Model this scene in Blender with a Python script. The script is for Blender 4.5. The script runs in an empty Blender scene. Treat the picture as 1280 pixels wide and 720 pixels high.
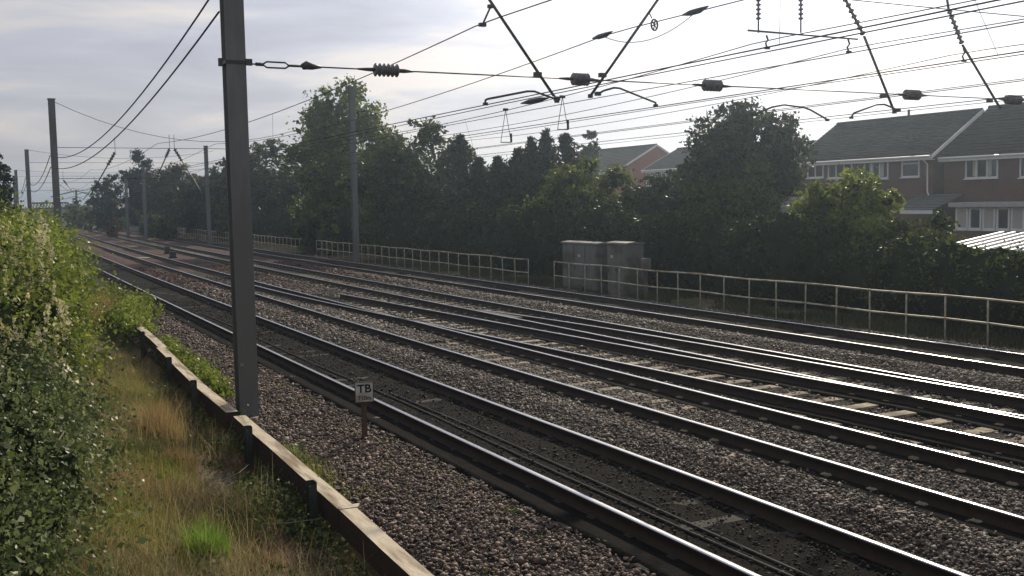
import bpy, bmesh, math, random
import numpy as np
from mathutils import Vector
rng = np.random.default_rng(7); random.seed(7)
D = bpy.data; S = bpy.context.scene; COL = S.collection
# ------------------------------------------------------------------ camera
# world: Y runs along the tracks into the distance, X across them, z = 0 at the rail heads
FPX, HZ, ROLL, YAW, CH = 1289.1, 251.9, 0.01714, 0.48576, 3.193
pit = math.atan((360 - HZ) / FPX)
F = np.array([math.sin(YAW)*math.cos(pit), math.cos(YAW)*math.cos(pit), -math.sin(pit)])
R0 = np.array([math.cos(YAW), -math.sin(YAW), 0.]); U0 = np.cross(R0, F)
R2 = R0*math.cos(ROLL) - U0*math.sin(ROLL); U2 = U0*math.cos(ROLL) + R0*math.sin(ROLL)
cam = D.cameras.new('camera'); co = D.objects.new('camera', cam); COL.objects.link(co)
from mathutils import Matrix
M = Matrix.Identity(4)
for i in range(3):
    M[i][0], M[i][1], M[i][2] = R2[i], U2[i], -F[i]
M[2][3] = CH
co.matrix_world = M
cam.sensor_width = 36; cam.lens = 36*FPX/1280; cam.clip_start = .1; cam.clip_end = 5000
S.camera = co
def at(px, py, X=None, Y=None, Z=None):
    d = F + (px-640)/FPX*R2 - (py-360)/FPX*U2
    t = X/d[0] if X is not None else (Y/d[1] if Y is not None else (Z-CH)/d[2])
    return np.array([d[0]*t, d[1]*t, CH + d[2]*t])
# ------------------------------------------------------------------ light
SUN_AZ, SUN_EL = math.radians(47), math.radians(27)      # azimuth clockwise from +Y
sd = Vector((math.sin(SUN_AZ)*math.cos(SUN_EL), math.cos(SUN_AZ)*math.cos(SUN_EL), math.sin(SUN_EL)))
sl = D.lights.new('sun', 'SUN'); sl.energy = 5.0; sl.angle = math.radians(.6); sl.color = (1, .86, .66)
so = D.objects.new('sun', sl); COL.objects.link(so); so.rotation_euler = sd.to_track_quat('Z', 'Y').to_euler(); so.location = (0, 0, 60)
W = D.worlds.new('World'); S.world = W; W.use_nodes = True
nt = W.node_tree; N = nt.nodes; L = nt.links; N.clear()
def wn(t, **k):
    n = N.new(t)
    for a, b in k.items(): setattr(n, a, b)
    return n
def wmath(op, a, b=None, c=None, clamp=False):
    n = N.new('ShaderNodeMath'); n.operation = op; n.use_clamp = clamp
    for i, v in enumerate((a, b, c)):
        if v is None: continue
        if isinstance(v, (int, float)): n.inputs[i].default_value = v
        else: L.new(v, n.inputs[i])
    return n.outputs[0]
sky = wn('ShaderNodeTexSky', sky_type='NISHITA', sun_disc=False, sun_elevation=SUN_EL, sun_rotation=SUN_AZ, air_density=1.2, dust_density=3.)
tc = wn('ShaderNodeTexCoord')
dot = wn('ShaderNodeVectorMath', operation='DOT_PRODUCT'); L.new(tc.outputs['Generated'], dot.inputs[0]); dot.inputs[1].default_value = tuple(sd)
sep = wn('ShaderNodeSeparateXYZ'); L.new(tc.outputs['Generated'], sep.inputs[0])
# cloud layer: direction projected on a flat ceiling so that streaks flatten to the horizon
zz = wmath('ADD', wmath('MAXIMUM', sep.outputs['Z'], 0.0), .09)
cx = wmath('DIVIDE', sep.outputs['X'], zz); cy = wmath('DIVIDE', sep.outputs['Y'], zz)
cmb = wn('ShaderNodeCombineXYZ'); L.new(cx, cmb.inputs[0]); L.new(cy, cmb.inputs[1])
n1 = wn('ShaderNodeTexNoise'); n1.inputs['Scale'].default_value = .75; n1.inputs['Detail'].default_value = 7; n1.inputs['Roughness'].default_value = .55; n1.inputs['Distortion'].default_value = .5
L.new(cmb.outputs[0], n1.inputs['Vector'])
rc = wn('ShaderNodeValToRGB'); L.new(n1.outputs['Fac'], rc.inputs[0])
e = rc.color_ramp.elements
e[0].position = .38; e[0].color = (.40, .43, .55, 1); e[1].position = .62; e[1].color = (.84, .78, .76, 1)
m_ = rc.color_ramp.elements.new(.5); m_.color = (.53, .56, .68, 1)
# the cloud is lit through around the sun
glow = wmath('POWER', wmath('MAXIMUM', dot.outputs['Value'], 0.), 9.)
glow2 = wmath('POWER', wmath('MAXIMUM', dot.outputs['Value'], 0.), 60.)
lum = wmath('ADD', wmath('MULTIPLY_ADD', glow, 1.25, .86), wmath('MULTIPLY', glow2, 3.))
# pale warm band low on the horizon
hor = wmath('POWER', wmath('SUBTRACT', 1., wmath('MINIMUM', wmath('ABSOLUTE', sep.outputs['Z']), 1.)), 9.)
mixh = wn('ShaderNodeMix', data_type='RGBA'); L.new(wmath('MULTIPLY', hor, .62), mixh.inputs[0]); L.new(rc.outputs[0], mixh.inputs[6]); mixh.inputs[7].default_value = (.88, .75, .62, 1)
sc = wn('ShaderNodeVectorMath', operation='SCALE'); L.new(mixh.outputs[2], sc.inputs[0]); L.new(wmath('MULTIPLY', lum, 11.), sc.inputs[3])
mx = wn('ShaderNodeMix', data_type='RGBA'); mx.inputs[0].default_value = .92; L.new(sky.outputs[0], mx.inputs[6]); L.new(sc.outputs[0], mx.inputs[7])
bg = wn('ShaderNodeBackground'); bg.inputs[1].default_value = .09; L.new(mx.outputs[2], bg.inputs[0])
wo = wn('ShaderNodeOutputWorld'); L.new(bg.outputs[0], wo.inputs[0])
S.view_settings.view_transform = 'Standard'; S.view_settings.look = 'None'; S.view_settings.gamma = 1
S.view_settings.use_curve_mapping = False; S.view_settings.exposure = 0.
S.render.engine = 'CYCLES'; S.cycles.max_bounces = 6; S.cycles.transparent_max_bounces = 6; S.cycles.volume_bounces = 0

# ------------------------------------------------------------------ materials
MC = {}
def mat(name, c1, c2=None, rough=.8, metal=0., scale=3., bump=0., bscale=None, spec=.15, dirt=None, dscale=.6, stretch=None, isl=False):
    if name in MC: return MC[name]
    m = D.materials.new(name); m.use_nodes = True; t = m.node_tree; n = t.nodes; b = n['Principled BSDF']
    b.inputs['Roughness'].default_value = rough; b.inputs['Metallic'].default_value = metal; b.inputs['Specular IOR Level'].default_value = spec
    tcn = n.new('ShaderNodeTexCoord'); mp = n.new('ShaderNodeMapping'); t.links.new(tcn.outputs['Object'], mp.inputs[0])
    if stretch: mp.inputs['Scale'].default_value = stretch
    c2 = c2 or tuple(v*.7 for v in c1)
    nz = n.new('ShaderNodeTexNoise'); nz.inputs['Scale'].default_value = scale; nz.inputs['Detail'].default_value = 6; nz.inputs['Roughness'].default_value = .65
    t.links.new(mp.outputs[0], nz.inputs['Vector'])
    rp = n.new('ShaderNodeValToRGB'); rp.color_ramp.elements[0].position = .33; rp.color_ramp.elements[1].position = .67
    rp.color_ramp.elements[0].color = (*c1, 1); rp.color_ramp.elements[1].color = (*c2, 1); t.links.new(nz.outputs['Fac'], rp.inputs[0])
    out = rp.outputs[0]
    if isl:
        g = n.new('ShaderNodeNewGeometry'); t.links.new(g.outputs['Random Per Island'], rp.inputs[0])
        rp.color_ramp.elements[0].position = 0; rp.color_ramp.elements[1].position = 1
    if dirt:
        dn = n.new('ShaderNodeTexNoise'); dn.inputs['Scale'].default_value = dscale; dn.inputs['Detail'].default_value = 5; t.links.new(mp.outputs[0], dn.inputs['Vector'])
        dr = n.new('ShaderNodeValToRGB'); dr.color_ramp.elements[0].position = .46; dr.color_ramp.elements[1].position = .62; t.links.new(dn.outputs['Fac'], dr.inputs[0])
        mxn = n.new('ShaderNodeMix'); mxn.data_type = 'RGBA'; t.links.new(dr.outputs[0], mxn.inputs[0]); t.links.new(out, mxn.inputs[6]); mxn.inputs[7].default_value = (*dirt, 1); out = mxn.outputs[2]
    t.links.new(out, b.inputs['Base Color'])
    if bump:
        bn = n.new('ShaderNodeTexNoise'); bn.inputs['Scale'].default_value = bscale or scale*4; bn.inputs['Detail'].default_value = 5; t.links.new(mp.outputs[0], bn.inputs['Vector'])
        bb = n.new('ShaderNodeBump'); bb.inputs['Strength'].default_value = 1.; bb.inputs['Distance'].default_value = bump; t.links.new(bn.outputs['Fac'], bb.inputs['Height']); t.links.new(bb.outputs[0], b.inputs['Normal'])
    MC[name] = m; return m
def leafmat(name, cols, trans=.35, gloss=.5, spec=.10):
    m = D.materials.new(name); m.use_nodes = True; t = m.node_tree; n = t.nodes; b = n['Principled BSDF']
    g = n.new('ShaderNodeNewGeometry'); rp = n.new('ShaderNodeValToRGB'); t.links.new(g.outputs['Random Per Island'], rp.inputs[0])
    tcn = n.new('ShaderNodeTexCoord'); nz = n.new('ShaderNodeTexNoise'); nz.inputs['Scale'].default_value = .55; nz.inputs['Detail'].default_value = 3; t.links.new(tcn.outputs['Object'], nz.inputs['Vector'])
    el = rp.color_ramp.elements; k = len(cols)
    el[0].color = (*cols[0], 1); el[0].position = 0; el[1].color = (*cols[-1], 1); el[1].position = 1
    for i in range(1, k-1): x = el.new(i/(k-1)); x.color = (*cols[i], 1)
    hs = n.new('ShaderNodeHueSaturation'); t.links.new(rp.outputs[0], hs.inputs['Color'])
    mr = n.new('ShaderNodeMapRange'); mr.inputs[1].default_value = .3; mr.inputs[2].default_value = .7; mr.inputs[3].default_value = .6; mr.inputs[4].default_value = 1.45
    t.links.new(nz.outputs['Fac'], mr.inputs[0]); t.links.new(mr.outputs[0], hs.inputs['Value'])
    t.links.new(hs.outputs[0], b.inputs['Base Color']); b.inputs['Roughness'].default_value = gloss; b.inputs['Specular IOR Level'].default_value = spec
    tr = n.new('ShaderNodeBsdfTranslucent'); t.links.new(hs.outputs[0], tr.inputs[0])
    ms = n.new('ShaderNodeMixShader'); ms.inputs[0].default_value = trans; t.links.new(b.outputs[0], ms.inputs[1]); t.links.new(tr.outputs[0], ms.inputs[2])
    t.links.new(ms.outputs[0], n['Material Output'].inputs[0]); return m

# ------------------------------------------------------------------ object helpers
def tag(o, label=None, cat=None, group=None, kind=None):
    if label: o['label'] = label
    if cat: o['category'] = cat
    if group: o['group'] = group
    if kind: o['kind'] = kind
    return o
def empty(name, loc=(0, 0, 0), **k):
    o = D.objects.new(name, None); o.location = loc; o.empty_display_size = .3; COL.objects.link(o); return tag(o, **k)
def link(name, me, parent=None, **k):
    o = D.objects.new(name, me); COL.objects.link(o)
    if parent is not None:
        o.parent = parent; o.matrix_parent_inverse = Matrix.Translation(-Vector(parent.location))
    return tag(o, **k)
def npmesh(name, V, Fc, mats, midx=None, smooth=False):
    V = np.asarray(V, np.float32); Fc = np.asarray(Fc, np.int32); k = Fc.shape[1]
    me = D.meshes.new(name); me.vertices.add(len(V)); me.vertices.foreach_set('co', V.ravel())
    me.loops.add(Fc.size); me.loops.foreach_set('vertex_index', Fc.ravel())
    me.polygons.add(len(Fc)); me.polygons.foreach_set('loop_start', np.arange(0, Fc.size, k, dtype=np.int32)); me.polygons.foreach_set('loop_total', np.full(len(Fc), k, np.int32))
    for m in (mats if isinstance(mats, (list, tuple)) else [mats]): me.materials.append(m)
    if midx is not None: me.polygons.foreach_set('material_index', np.asarray(midx, np.int32))
    if smooth: me.polygons.foreach_set('use_smooth', np.ones(len(Fc), bool))
    me.update(calc_edges=True); return me
class MB:
    def __init__(s): s.v = []; s.f = []; s.m = []
    def box(s, c, size, rz=0, ry=0, rx=0, m=0):
        h = [x/2 for x in size]; b = len(s.v)
        rot = Matrix.Rotation(rz, 3, 'Z') @ Matrix.Rotation(ry, 3, 'Y') @ Matrix.Rotation(rx, 3, 'X')
        for sx in (-1, 1):
            for sy in (-1, 1):
                for sz in (-1, 1): s.v.append(tuple(rot @ Vector((sx*h[0], sy*h[1], sz*h[2])) + Vector(c)))
        for q in ((0, 1, 3, 2), (4, 6, 7, 5), (0, 4, 5, 1), (2, 3, 7, 6), (0, 2, 6, 4), (1, 5, 7, 3)): s.f.append([b+i for i in q]); s.m.append(m)
        return s
    def tube(s, pts, r, n=8, m=0, cap=True):
        pts = [Vector(p) for p in pts]; rs = r if isinstance(r, (list, tuple)) else [r]*len(pts)
        b = len(s.v); prev = None
        for i, p in enumerate(pts):
            d = (pts[min(i+1, len(pts)-1)] - pts[max(i-1, 0)])
            d = d.normalized() if d.length > 1e-9 else Vector((0, 0, 1))
            a = prev if prev else (Vector((0, 0, 1)) if abs(d.z) < .9 else Vector((1, 0, 0)))
            a = (a - d*a.dot(d)).normalized(); prev = a; c = d.cross(a)
            for j in range(n):
                t = 2*math.pi*j/n; s.v.append(tuple(p + (a*math.cos(t) + c*math.sin(t))*rs[i]))
        for i in range(len(pts)-1):
            for j in range(n):
                k = (j+1) % n; s.f.append([b+i*n+j, b+i*n+k, b+(i+1)*n+k, b+(i+1)*n+j]); s.m.append(m)
        if cap:
            s.f.append([b+j for j in range(n)][::-1]); s.m.append(m); e_ = b+(len(pts)-1)*n; s.f.append([e_+j for j in range(n)]); s.m.append(m)
        return s
    def poly(s, pts, m=0):
        b = len(s.v); s.v += [tuple(p) for p in pts]; s.f.append([b+i for i in range(len(pts))]); s.m.append(m); return s
    def prism(s, poly, d, m=0):
        "polygon (list of 3D points) extruded by vector d"
        n = len(poly); b = len(s.v); s.v += [tuple(p) for p in poly] + [tuple(Vector(p)+Vector(d)) for p in poly]
        s.f.append([b+i for i in range(n)][::-1]); s.f.append([b+n+i for i in range(n)]); s.m += [m, m]
        for i in range(n): j = (i+1) % n; s.f.append([b+i, b+j, b+n+j, b+n+i]); s.m.append(m)
        return s
    def build(s, name, mats, parent=None, smooth=False, bevel=0, **k):
        me = D.meshes.new(name); me.from_pydata(s.v, [], s.f)
        for m in (mats if isinstance(mats, (list, tuple)) else [mats]): me.materials.append(m)
        me.polygons.foreach_set('material_index', s.m)
        bm = bmesh.new(); bm.from_mesh(me); bmesh.ops.recalc_face_normals(bm, faces=bm.faces)
        if bevel: bmesh.ops.bevel(bm, geom=list(bm.edges), offset=bevel, segments=1, affect='EDGES', clamp_overlap=True)
        bm.to_mesh(me); bm.free()
        if smooth: me.polygons.foreach_set('use_smooth', [True]*len(me.polygons))
        return link(name, me, parent, **k)
def vnoise(x, y, s=1., seed=0):
    "cheap smooth 2-D noise"
    x = np.asarray(x, float)*s; y = np.asarray(y, float)*s; o = 0
    for i, (a, b, c, d) in enumerate(((1., .3, .7, 1.), (-.6, 1.1, 2.1, .8), (1.9, -1.3, 4., .5), (2.7, 2.3, 1.3, .35), (-4.1, 3.3, .4, .22), (6.3, 5.1, 3.3, .15))):
        o = o + d*np.sin(a*x + b*y + c + seed*1.7*(i+1))
    return o/3.
SMOOTH = lambda t: t*t*(3-2*t)
# ------------------------------------------------------------------ terrain
def curv(Y): Y = np.maximum(np.asarray(Y, float), 0); return 1.2e-4*Y*Y
XP = [-400, -60, -14, -6, -2.5, 0, 1.4, 2.4, 3.25, 3.50, 3.56, 4.6, 5.0, 19.3, 20.2, 22.5, 28, 60, 900]
ZP = [3.5, 2.5, 1.8, 1.3, .75, .2, -.12, -.35, -.52, -.52, -.30, -.31, -.42, -.42, -.30, -.2, 0, .4, 3.]
def zg(X, Y):
    X = np.asarray(X, float); Y = np.asarray(Y, float); Xe = X - curv(np.minimum(Y, 300))*(X > -20)
    z = np.interp(Xe, XP, ZP)
    rough = np.interp(Xe, [-30, 3.2, 3.5, 20, 24, 40], [.10, .06, 0, 0, .06, .1])
    return z + rough*vnoise(X, Y, 2.1)
def sheet(xs, ys, zf):
    X, Y = np.meshgrid(xs, ys, indexing='ij'); Z = zf(X, Y); V = np.stack([X, Y, Z], -1).reshape(-1, 3)
    n, m = len(xs), len(ys); i, j = np.meshgrid(np.arange(n-1), np.arange(m-1), indexing='ij'); a = (i*m+j).ravel()
    return V, np.stack([a, a+m, a+m+1, a+1], 1)
soil = mat('soil', (.09, .065, .035), (.19, .145, .075), rough=.95, scale=2.2, bump=.03, bscale=18, dirt=(.05, .06, .02), dscale=.7)
xs = np.unique(np.concatenate([np.linspace(-900, -30, 14), np.arange(-30, -4, 2), np.arange(-4, 6, .14), np.arange(6, 30, .8), np.arange(30, 120, 6), np.linspace(120, 1500, 12)]))
ys = np.unique(np.concatenate([np.linspace(-300, -20, 6), np.arange(-20, 5, 1.5), np.arange(5, 40, .3), np.arange(40, 200, 4), np.linspace(200, 2500, 20)]))
V, Fc = sheet(xs, ys, zg); link('ground', npmesh('ground', V, Fc, soil, smooth=True), kind='structure')
# ballast bed with its profile across the tracks
BX = [3.58, 3.8, 4.9, 5.35, 5.9, 7.1, 7.5, 8.15, 8.8, 9.2, 10.4, 10.8, 11.9, 13.0, 14.9, 15.8, 16.7, 17.1, 18.3, 18.7, 19.2, 20.1]
BZ = [-.27, -.22, -.19, -.20, -.185, -.185, -.19, -.10, -.17, -.19, -.19, -.185, -.185, -.185, -.18, -.07, -.17, -.19, -.19, -.17, -.12, -.26]
def cover(U, Y):
    "stones heaped over the sleepers of the second track except in a few stretches"
    m = ((U > 9.12) & (U < 10.22) & ~(((Y > 12.6) & (Y < 22.5)) | ((Y > 33) & (Y < 43)))) | ((U > 10.68) & (U < 11.1))
    return .045*m
def zb(X, Y): return cover(X - curv(Y), np.asarray(Y)) + np.interp(X - curv(Y), BX, BZ) + .012*vnoise(X, Y, 5.) + .012*vnoise(X, Y, 1.1, 3)
bal = mat('ballast_bed', (.018, .016, .014), (.07, .062, .055), rough=1., spec=.1, scale=16, bump=.035, bscale=34, dirt=(.035, .03, .028), dscale=.35)
rust = mat('ballast_rust', (.035, .018, .014), (.10, .055, .043), rough=.95, scale=14, bump=.03, bscale=30)
us = np.arange(3.58, 20.1, .12); ysb = np.unique(np.concatenate([np.arange(-14, 45, .22), np.arange(45, 340, 2.)]))
U, Yb = np.meshgrid(us, ysb, indexing='ij'); Xb = U + curv(Yb); V = np.stack([Xb, Yb, zb(Xb, Yb)], -1).reshape(-1, 3)
n_, m_2 = len(us), len(ysb); i, j = np.meshgrid(np.arange(n_-1), np.arange(m_2-1), indexing='ij'); a = (i*m_2+j).ravel()
Fc = np.stack([a, a+m_2, a+m_2+1, a+1], 1); cy_ = V[Fc[:, 0], 1]
mi = ((cy_ > 58 + 9*vnoise(V[Fc[:, 0], 0], cy_, .6))).astype(int)
link('ballast_ground', npmesh('ballast_ground', V, Fc, [bal, rust], mi, smooth=True), kind='structure')
# dark oily dirt between the rails, plus rail shade painted as strips beside them
grime_shade = mat('track_grime_shade', (.0035, .003, .003), (.0085, .0075, .007), rough=1., spec=.05, scale=5, bump=.012, bscale=30)
def grime_shade_strip(x0, x1, y0, y1, top):
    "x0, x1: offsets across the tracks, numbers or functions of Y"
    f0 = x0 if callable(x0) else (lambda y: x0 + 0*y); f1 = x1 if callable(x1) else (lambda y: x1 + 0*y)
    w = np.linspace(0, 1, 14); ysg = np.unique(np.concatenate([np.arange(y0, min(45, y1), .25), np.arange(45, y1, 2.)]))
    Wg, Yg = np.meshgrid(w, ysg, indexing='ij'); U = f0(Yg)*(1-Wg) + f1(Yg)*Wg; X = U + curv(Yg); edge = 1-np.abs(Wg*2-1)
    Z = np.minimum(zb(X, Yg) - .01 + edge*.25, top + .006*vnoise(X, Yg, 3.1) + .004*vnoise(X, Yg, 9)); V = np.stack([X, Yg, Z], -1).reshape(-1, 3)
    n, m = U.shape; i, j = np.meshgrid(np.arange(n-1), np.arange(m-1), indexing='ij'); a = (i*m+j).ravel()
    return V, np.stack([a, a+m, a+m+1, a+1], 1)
# ------------------------------------------------------------------ ballast stones
ico = np.array([[0, 0, 1], [.9, 0, .2], [.3, .85, .25], [-.75, .5, .2], [-.7, -.55, .25], [.3, -.85, .2], [0, 0, -.7]])
icf = np.array([[0, 1, 2], [0, 2, 3], [0, 3, 4], [0, 4, 5], [0, 5, 1], [6, 2, 1], [6, 3, 2], [6, 4, 3], [6, 5, 4], [6, 1, 5]])
def stones(P, size):
    n = len(P); v = ico[None]*(1 + .45*rng.standard_normal((n, 7, 3))*.5)
    v = v*np.stack([rng.uniform(.6, 1.3, n), rng.uniform(.6, 1.2, n), rng.uniform(.45, .95, n)], 1)[:, None]*(size*.5)[:, None, None]
    a = rng.uniform(0, 6.283, n); b = rng.uniform(-.7, .7, n); c = rng.uniform(-.7, .7, n)
    x = v[..., 0]*np.cos(b)[:, None] + v[..., 2]*np.sin(b)[:, None]; z = -v[..., 0]*np.sin(b)[:, None] + v[..., 2]*np.cos(b)[:, None]; y = v[..., 1]
    y, z = y*np.cos(c)[:, None]-z*np.sin(c)[:, None], y*np.sin(c)[:, None]+z*np.cos(c)[:, None]
    x, y = x*np.cos(a)[:, None]-y*np.sin(a)[:, None], x*np.sin(a)[:, None]+y*np.cos(a)[:, None]
    V = np.stack([x, y, z], -1) + P[:, None]; Fc = icf[None] + (np.arange(n)*7)[:, None, None]
    return V.reshape(-1, 3), Fc.reshape(-1, 3)
def scat(x0, x1, y0, y1, dens):
    n = int((x1-x0)*(y1-y0)*dens); X = rng.uniform(x0, x1, n); Y = rng.uniform(y0, y1, n); return X, Y
st_grey = mat('stone_grey', (.008, .0075, .007), (.20, .18, .145), rough=.75, isl=True, spec=.4, dirt=(.05, .04, .03), dscale=.45)
st_dark = mat('stone_dark', (.004, .004, .004), (.035, .03, .028), rough=.8, isl=True, spec=.2)
st_brown = mat('stone_brown', (.012, .008, .006), (.22, .155, .115), rough=.75, isl=True, spec=.4)
bands = [(3.62, 5.5, 6, 46, 1., 1), (7.35, 8.95, 5, 60, 1., 0), (9.14, 10.2, 5, 12.6, 1., 0), (9.14, 10.2, 12.6, 22.5, .14, 0), (9.14, 10.2, 22.5, 33, .9, 0), (9.14, 10.2, 33, 50, .2, 0), (10.66, 10.95, 6, 60, .8, 0), (11.0, 12.9, 6, 24, .22, 0), (11.0, 12.9, 24, 60, .4, 0), (13.2, 14.3, 8, 45, .55, 0), (14.85, 16.75, 8, 60, 1., 0), (17.1, 18.25, 9, 50, .12, 0), (18.6, 20.05, 9, 70, .8, 0), (5.85, 7.15, 5, 30, .30, 1)]
Pp, Sz, Mi = [], [], []
for x0, x1, y0, y1, k, mi_ in bands:
    for ya, yb_, dens, s0 in ((y0, 14, 860, .043), (14, 24, 640, .048), (24, 38, 260, .068), (38, y1, 130, .09)):
        if yb_ <= ya: continue
        X, Y = scat(x0, x1, ya, yb_, dens*k); s = s0*rng.lognormal(0, .36, len(X)); Xc = X + curv(Y)
        Z = zb(Xc, Y) + rng.uniform(-.006, .022, len(X)) + .035*((X > 5.8) & (X < 7.2)); s = np.where((X > 5.8) & (X < 7.2), s*.62, s); Pp.append(np.stack([Xc, Y, Z], 1)); Sz.append(s)
        brownish = (X < 5.6) | ((rng.random(len(X)) < .25 + .012*np.maximum(Y-20, 0)))
        Mi.append(np.where((X > 5.5) & (X < 7.3), 2, np.where(Y > 46 + rng.normal(0, 6, len(Y)), 3, brownish.astype(int))))
Pp = np.concatenate(Pp); Sz = np.concatenate(Sz); Mi = np.concatenate(Mi)
V, Fc = stones(Pp, Sz); link('ballast_stones', npmesh('ballast_stones', V, Fc, [st_grey, st_brown, st_dark, mat('stone_rust', (.02, .01, .008), (.17, .09, .07), rough=.8, isl=True)], np.repeat(Mi, 10)), label='loose grey and brown ballast stones heaped between and beside the rails', cat='ballast', kind='stuff')
# ------------------------------------------------------------------ tracks
rail_side = mat('rail_side', (.022, .014, .011), (.04, .024, .018), rough=.75, scale=9)
rail_top = mat('rail_top', (.55, .55, .56), (.42, .41, .41), rough=.24, metal=1., scale=2.5, stretch=(1, .15, 1))
rail_dull = mat('rail_dull', (.11, .085, .07), (.06, .045, .04), rough=.5, metal=.6, scale=3)
concrete = mat('sleeper_concrete', (.27, .225, .15), (.36, .31, .22), rough=.9, scale=9, bump=.006, dirt=(.15, .12, .085), dscale=2.5)
concrete_dark = mat('sleeper_dirty', (.02, .018, .015), (.045, .04, .034), rough=.9, scale=7, bump=.004)
PR = [(-.035, -.006), (-.029, 0), (.029, 0), (.035, -.006), (.034, -.036), (.009, -.05), (.009, -.128), (.07, -.148), (.07, -.159), (-.07, -.159), (-.07, -.148), (-.009, -.128), (-.009, -.05), (-.034, -.036)]
def rail_mesh(path, name, parent, shiny=True):
    P = np.array(path); V = []; Fc = []; mi = []; k = len(PR)
    for i in range(len(P)):
        d = P[min(i+1, len(P)-1)] - P[max(i-1, 0)]; d /= np.hypot(*d); nx, ny = d[1], -d[0]
        for a, z in PR: V.append((P[i][0]+nx*a, P[i][1]+ny*a, z))
    for i in range(len(P)-1):
        for j in range(k): V0 = i*k; q = (j+1) % k; Fc.append((V0+j, V0+q, V0+k+q, V0+k+j)); mi.append(1 if j in (0, 1, 2) else 0)
    me = npmesh(name, V, Fc, [rail_side, rail_top if shiny else rail_dull], mi)
    return link(name, me, parent)
YR = np.concatenate([np.arange(-14, 60, 1.), np.arange(60, 330, 3.)])
def main_path(x): return np.stack([x + curv(YR), YR], 1)
def sleeper_bm(L_=2.5, bed=0):
    b = MB(); b.prism([(-L_/2, -.135, -.3), (-L_/2, .135, -.3), (-L_/2, .10, -.163), (-L_/2, -.10, -.163)], (L_, 0, 0))
    for x in (-.7525, .7525):
        for s_ in (-1, 1): b.box((x+s_*.11, 0, -.148), (.07, .12, .03)); b.tube([(x+s_*.09, -.05, -.13), (x+s_*.125, 0, -.125), (x+s_*.09, .05, -.13)], .009, 5)
    return b
def track(x, label, sm, cut_y=66):
    t = empty('railway_track', (x+.75, 0, -.3), label=label, cat='railway track')
    rail_mesh(main_path(x), 'rail', t); rail_mesh(main_path(x+1.505), 'rail', t)
    y = 1.3; first = None; far = MB(); k = 0
    while y < 150:
        cx_ = x + .7525 + float(curv(y)); rz = -2.4e-4*y
        if k < 100:
            if first is None: first = sleeper_bm().build('sleeper', sm, t, bevel=.006); o = first; o.parent = t; o.matrix_parent_inverse = Matrix.Identity(4)
            else: o = first.copy(); COL.objects.link(o); o.parent = t; o.matrix_parent_inverse = Matrix.Identity(4)
            o.location = (cx_ - t.location[0], y, .3 + random.uniform(-.004, .008)); o.rotation_euler = (0, 0, rz + random.uniform(-.02, .02))
        else: far.box((cx_, y, -.22), (2.5, .24, .11), rz=rz)
        y += .70; k += 1
    far.build('sleeper', sm, t, kind='stuff')
    return t
A0, C0, F0, H0 = 5.76, 9.07, 13.14, 16.93
T1 = track(A0, 'nearest railway track, dark dirt between its two rails, beside the TB marker', concrete_dark)
T2 = track(C0, 'second railway track from the camera, pale sleeper ends showing through ballast', concrete)
T3 = track(F0, 'third railway track from the camera, with thin inner crossing rails', concrete)
T4 = track(H0, 'farthest railway track, running beside the pale tube railing', concrete_dark)
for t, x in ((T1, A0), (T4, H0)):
    V, Fc = grime_shade_strip(x+.06, x+1.45, -10, 150, -.156); link('grime_shade_layer', npmesh('grime_shade_layer', V, Fc, grime_shade, smooth=True), t, kind='stuff')
for t, x, w in ((T2, C0, 1.12), (T3, F0, 1.08)):  # ground shade at the far rail's foot, painted as a dark strip
    V, Fc = grime_shade_strip(x+w, x+1.46, -10, 90, -.150); link('grime_shade_layer', npmesh('grime_shade_layer', V, Fc, grime_shade, smooth=True), t, kind='stuff')
for t, x in ((T1, A0), (T2, C0), (T3, F0), (T4, H0)):  # dirt and rail shadow painted dark on the camera side of each track
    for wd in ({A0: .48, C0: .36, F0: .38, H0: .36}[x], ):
        V, Fc = grime_shade_strip(x-wd, x-.02, -10, 90, -.140); link('grime_shade_layer', npmesh('grime_shade_layer', V, Fc, grime_shade, smooth=True), t, kind='stuff')
# rails of the crossover between the second and the third track (positions in metres along the track)
def smoothpath(pts, n=60):
    P = np.array(pts, float); P = P[np.argsort(P[:, 1])]; c = np.polyfit(P[:, 1], P[:, 0]-curv(P[:, 1]), 3 if len(P) > 4 else 2)
    y = np.linspace(P[0, 1], P[-1, 1], n); q = np.stack([np.polyval(c, y)+curv(y), y], 1)
    y2 = np.linspace(P[0, 1]-9, P[0, 1]-.4, 10); k = (q[3, 0]-q[0, 0])/(q[3, 1]-q[0, 1]); return np.concatenate([np.stack([q[0, 0]+k*(y2-q[0, 1]), y2], 1), q])
def pxpath(pts, **k): return [tuple(at(x, y, Z=0)[:2]) for x, y in pts]
XO = empty('crossover', (12, 20, -.3), label='crossover rails curving across between the second and third tracks', cat='railway points')
E_ = [(317, 356), (425, 382.5), (500, 396), (580, 412.5), (700, 438), (820, 462), (940, 487.5), (1140, 528.5), (1280, 555.5)]
F_ = [(425, 367), (580, 395), (700, 417), (820, 439), (940, 460), (1140, 494), (1280, 520)]
rail_mesh(smoothpath(pxpath(E_), 90), 'closure_rail', XO)
rail_mesh(smoothpath(pxpath(F_), 90), 'closure_rail', XO)
Gp = [(604, 387.5), (640, 391.5), (700, 401), (820, 420.5), (940, 440), (1140, 473.5), (1280, 497.3)]
rail_mesh(smoothpath(pxpath(Gp), 70), 'check_rail', XO)
b = MB(); p = at(604, 388, Z=0); b.prism([(p[0]-.05, p[1]+.5, -.15), (p[0]+.05, p[1]+.5, -.15), (p[0]+.16, p[1]-2.2, -.15), (p[0]-.16, p[1]-2.2, -.15)], (0, 0, .14)); b.build('crossing_nose', rail_side, XO)
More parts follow.
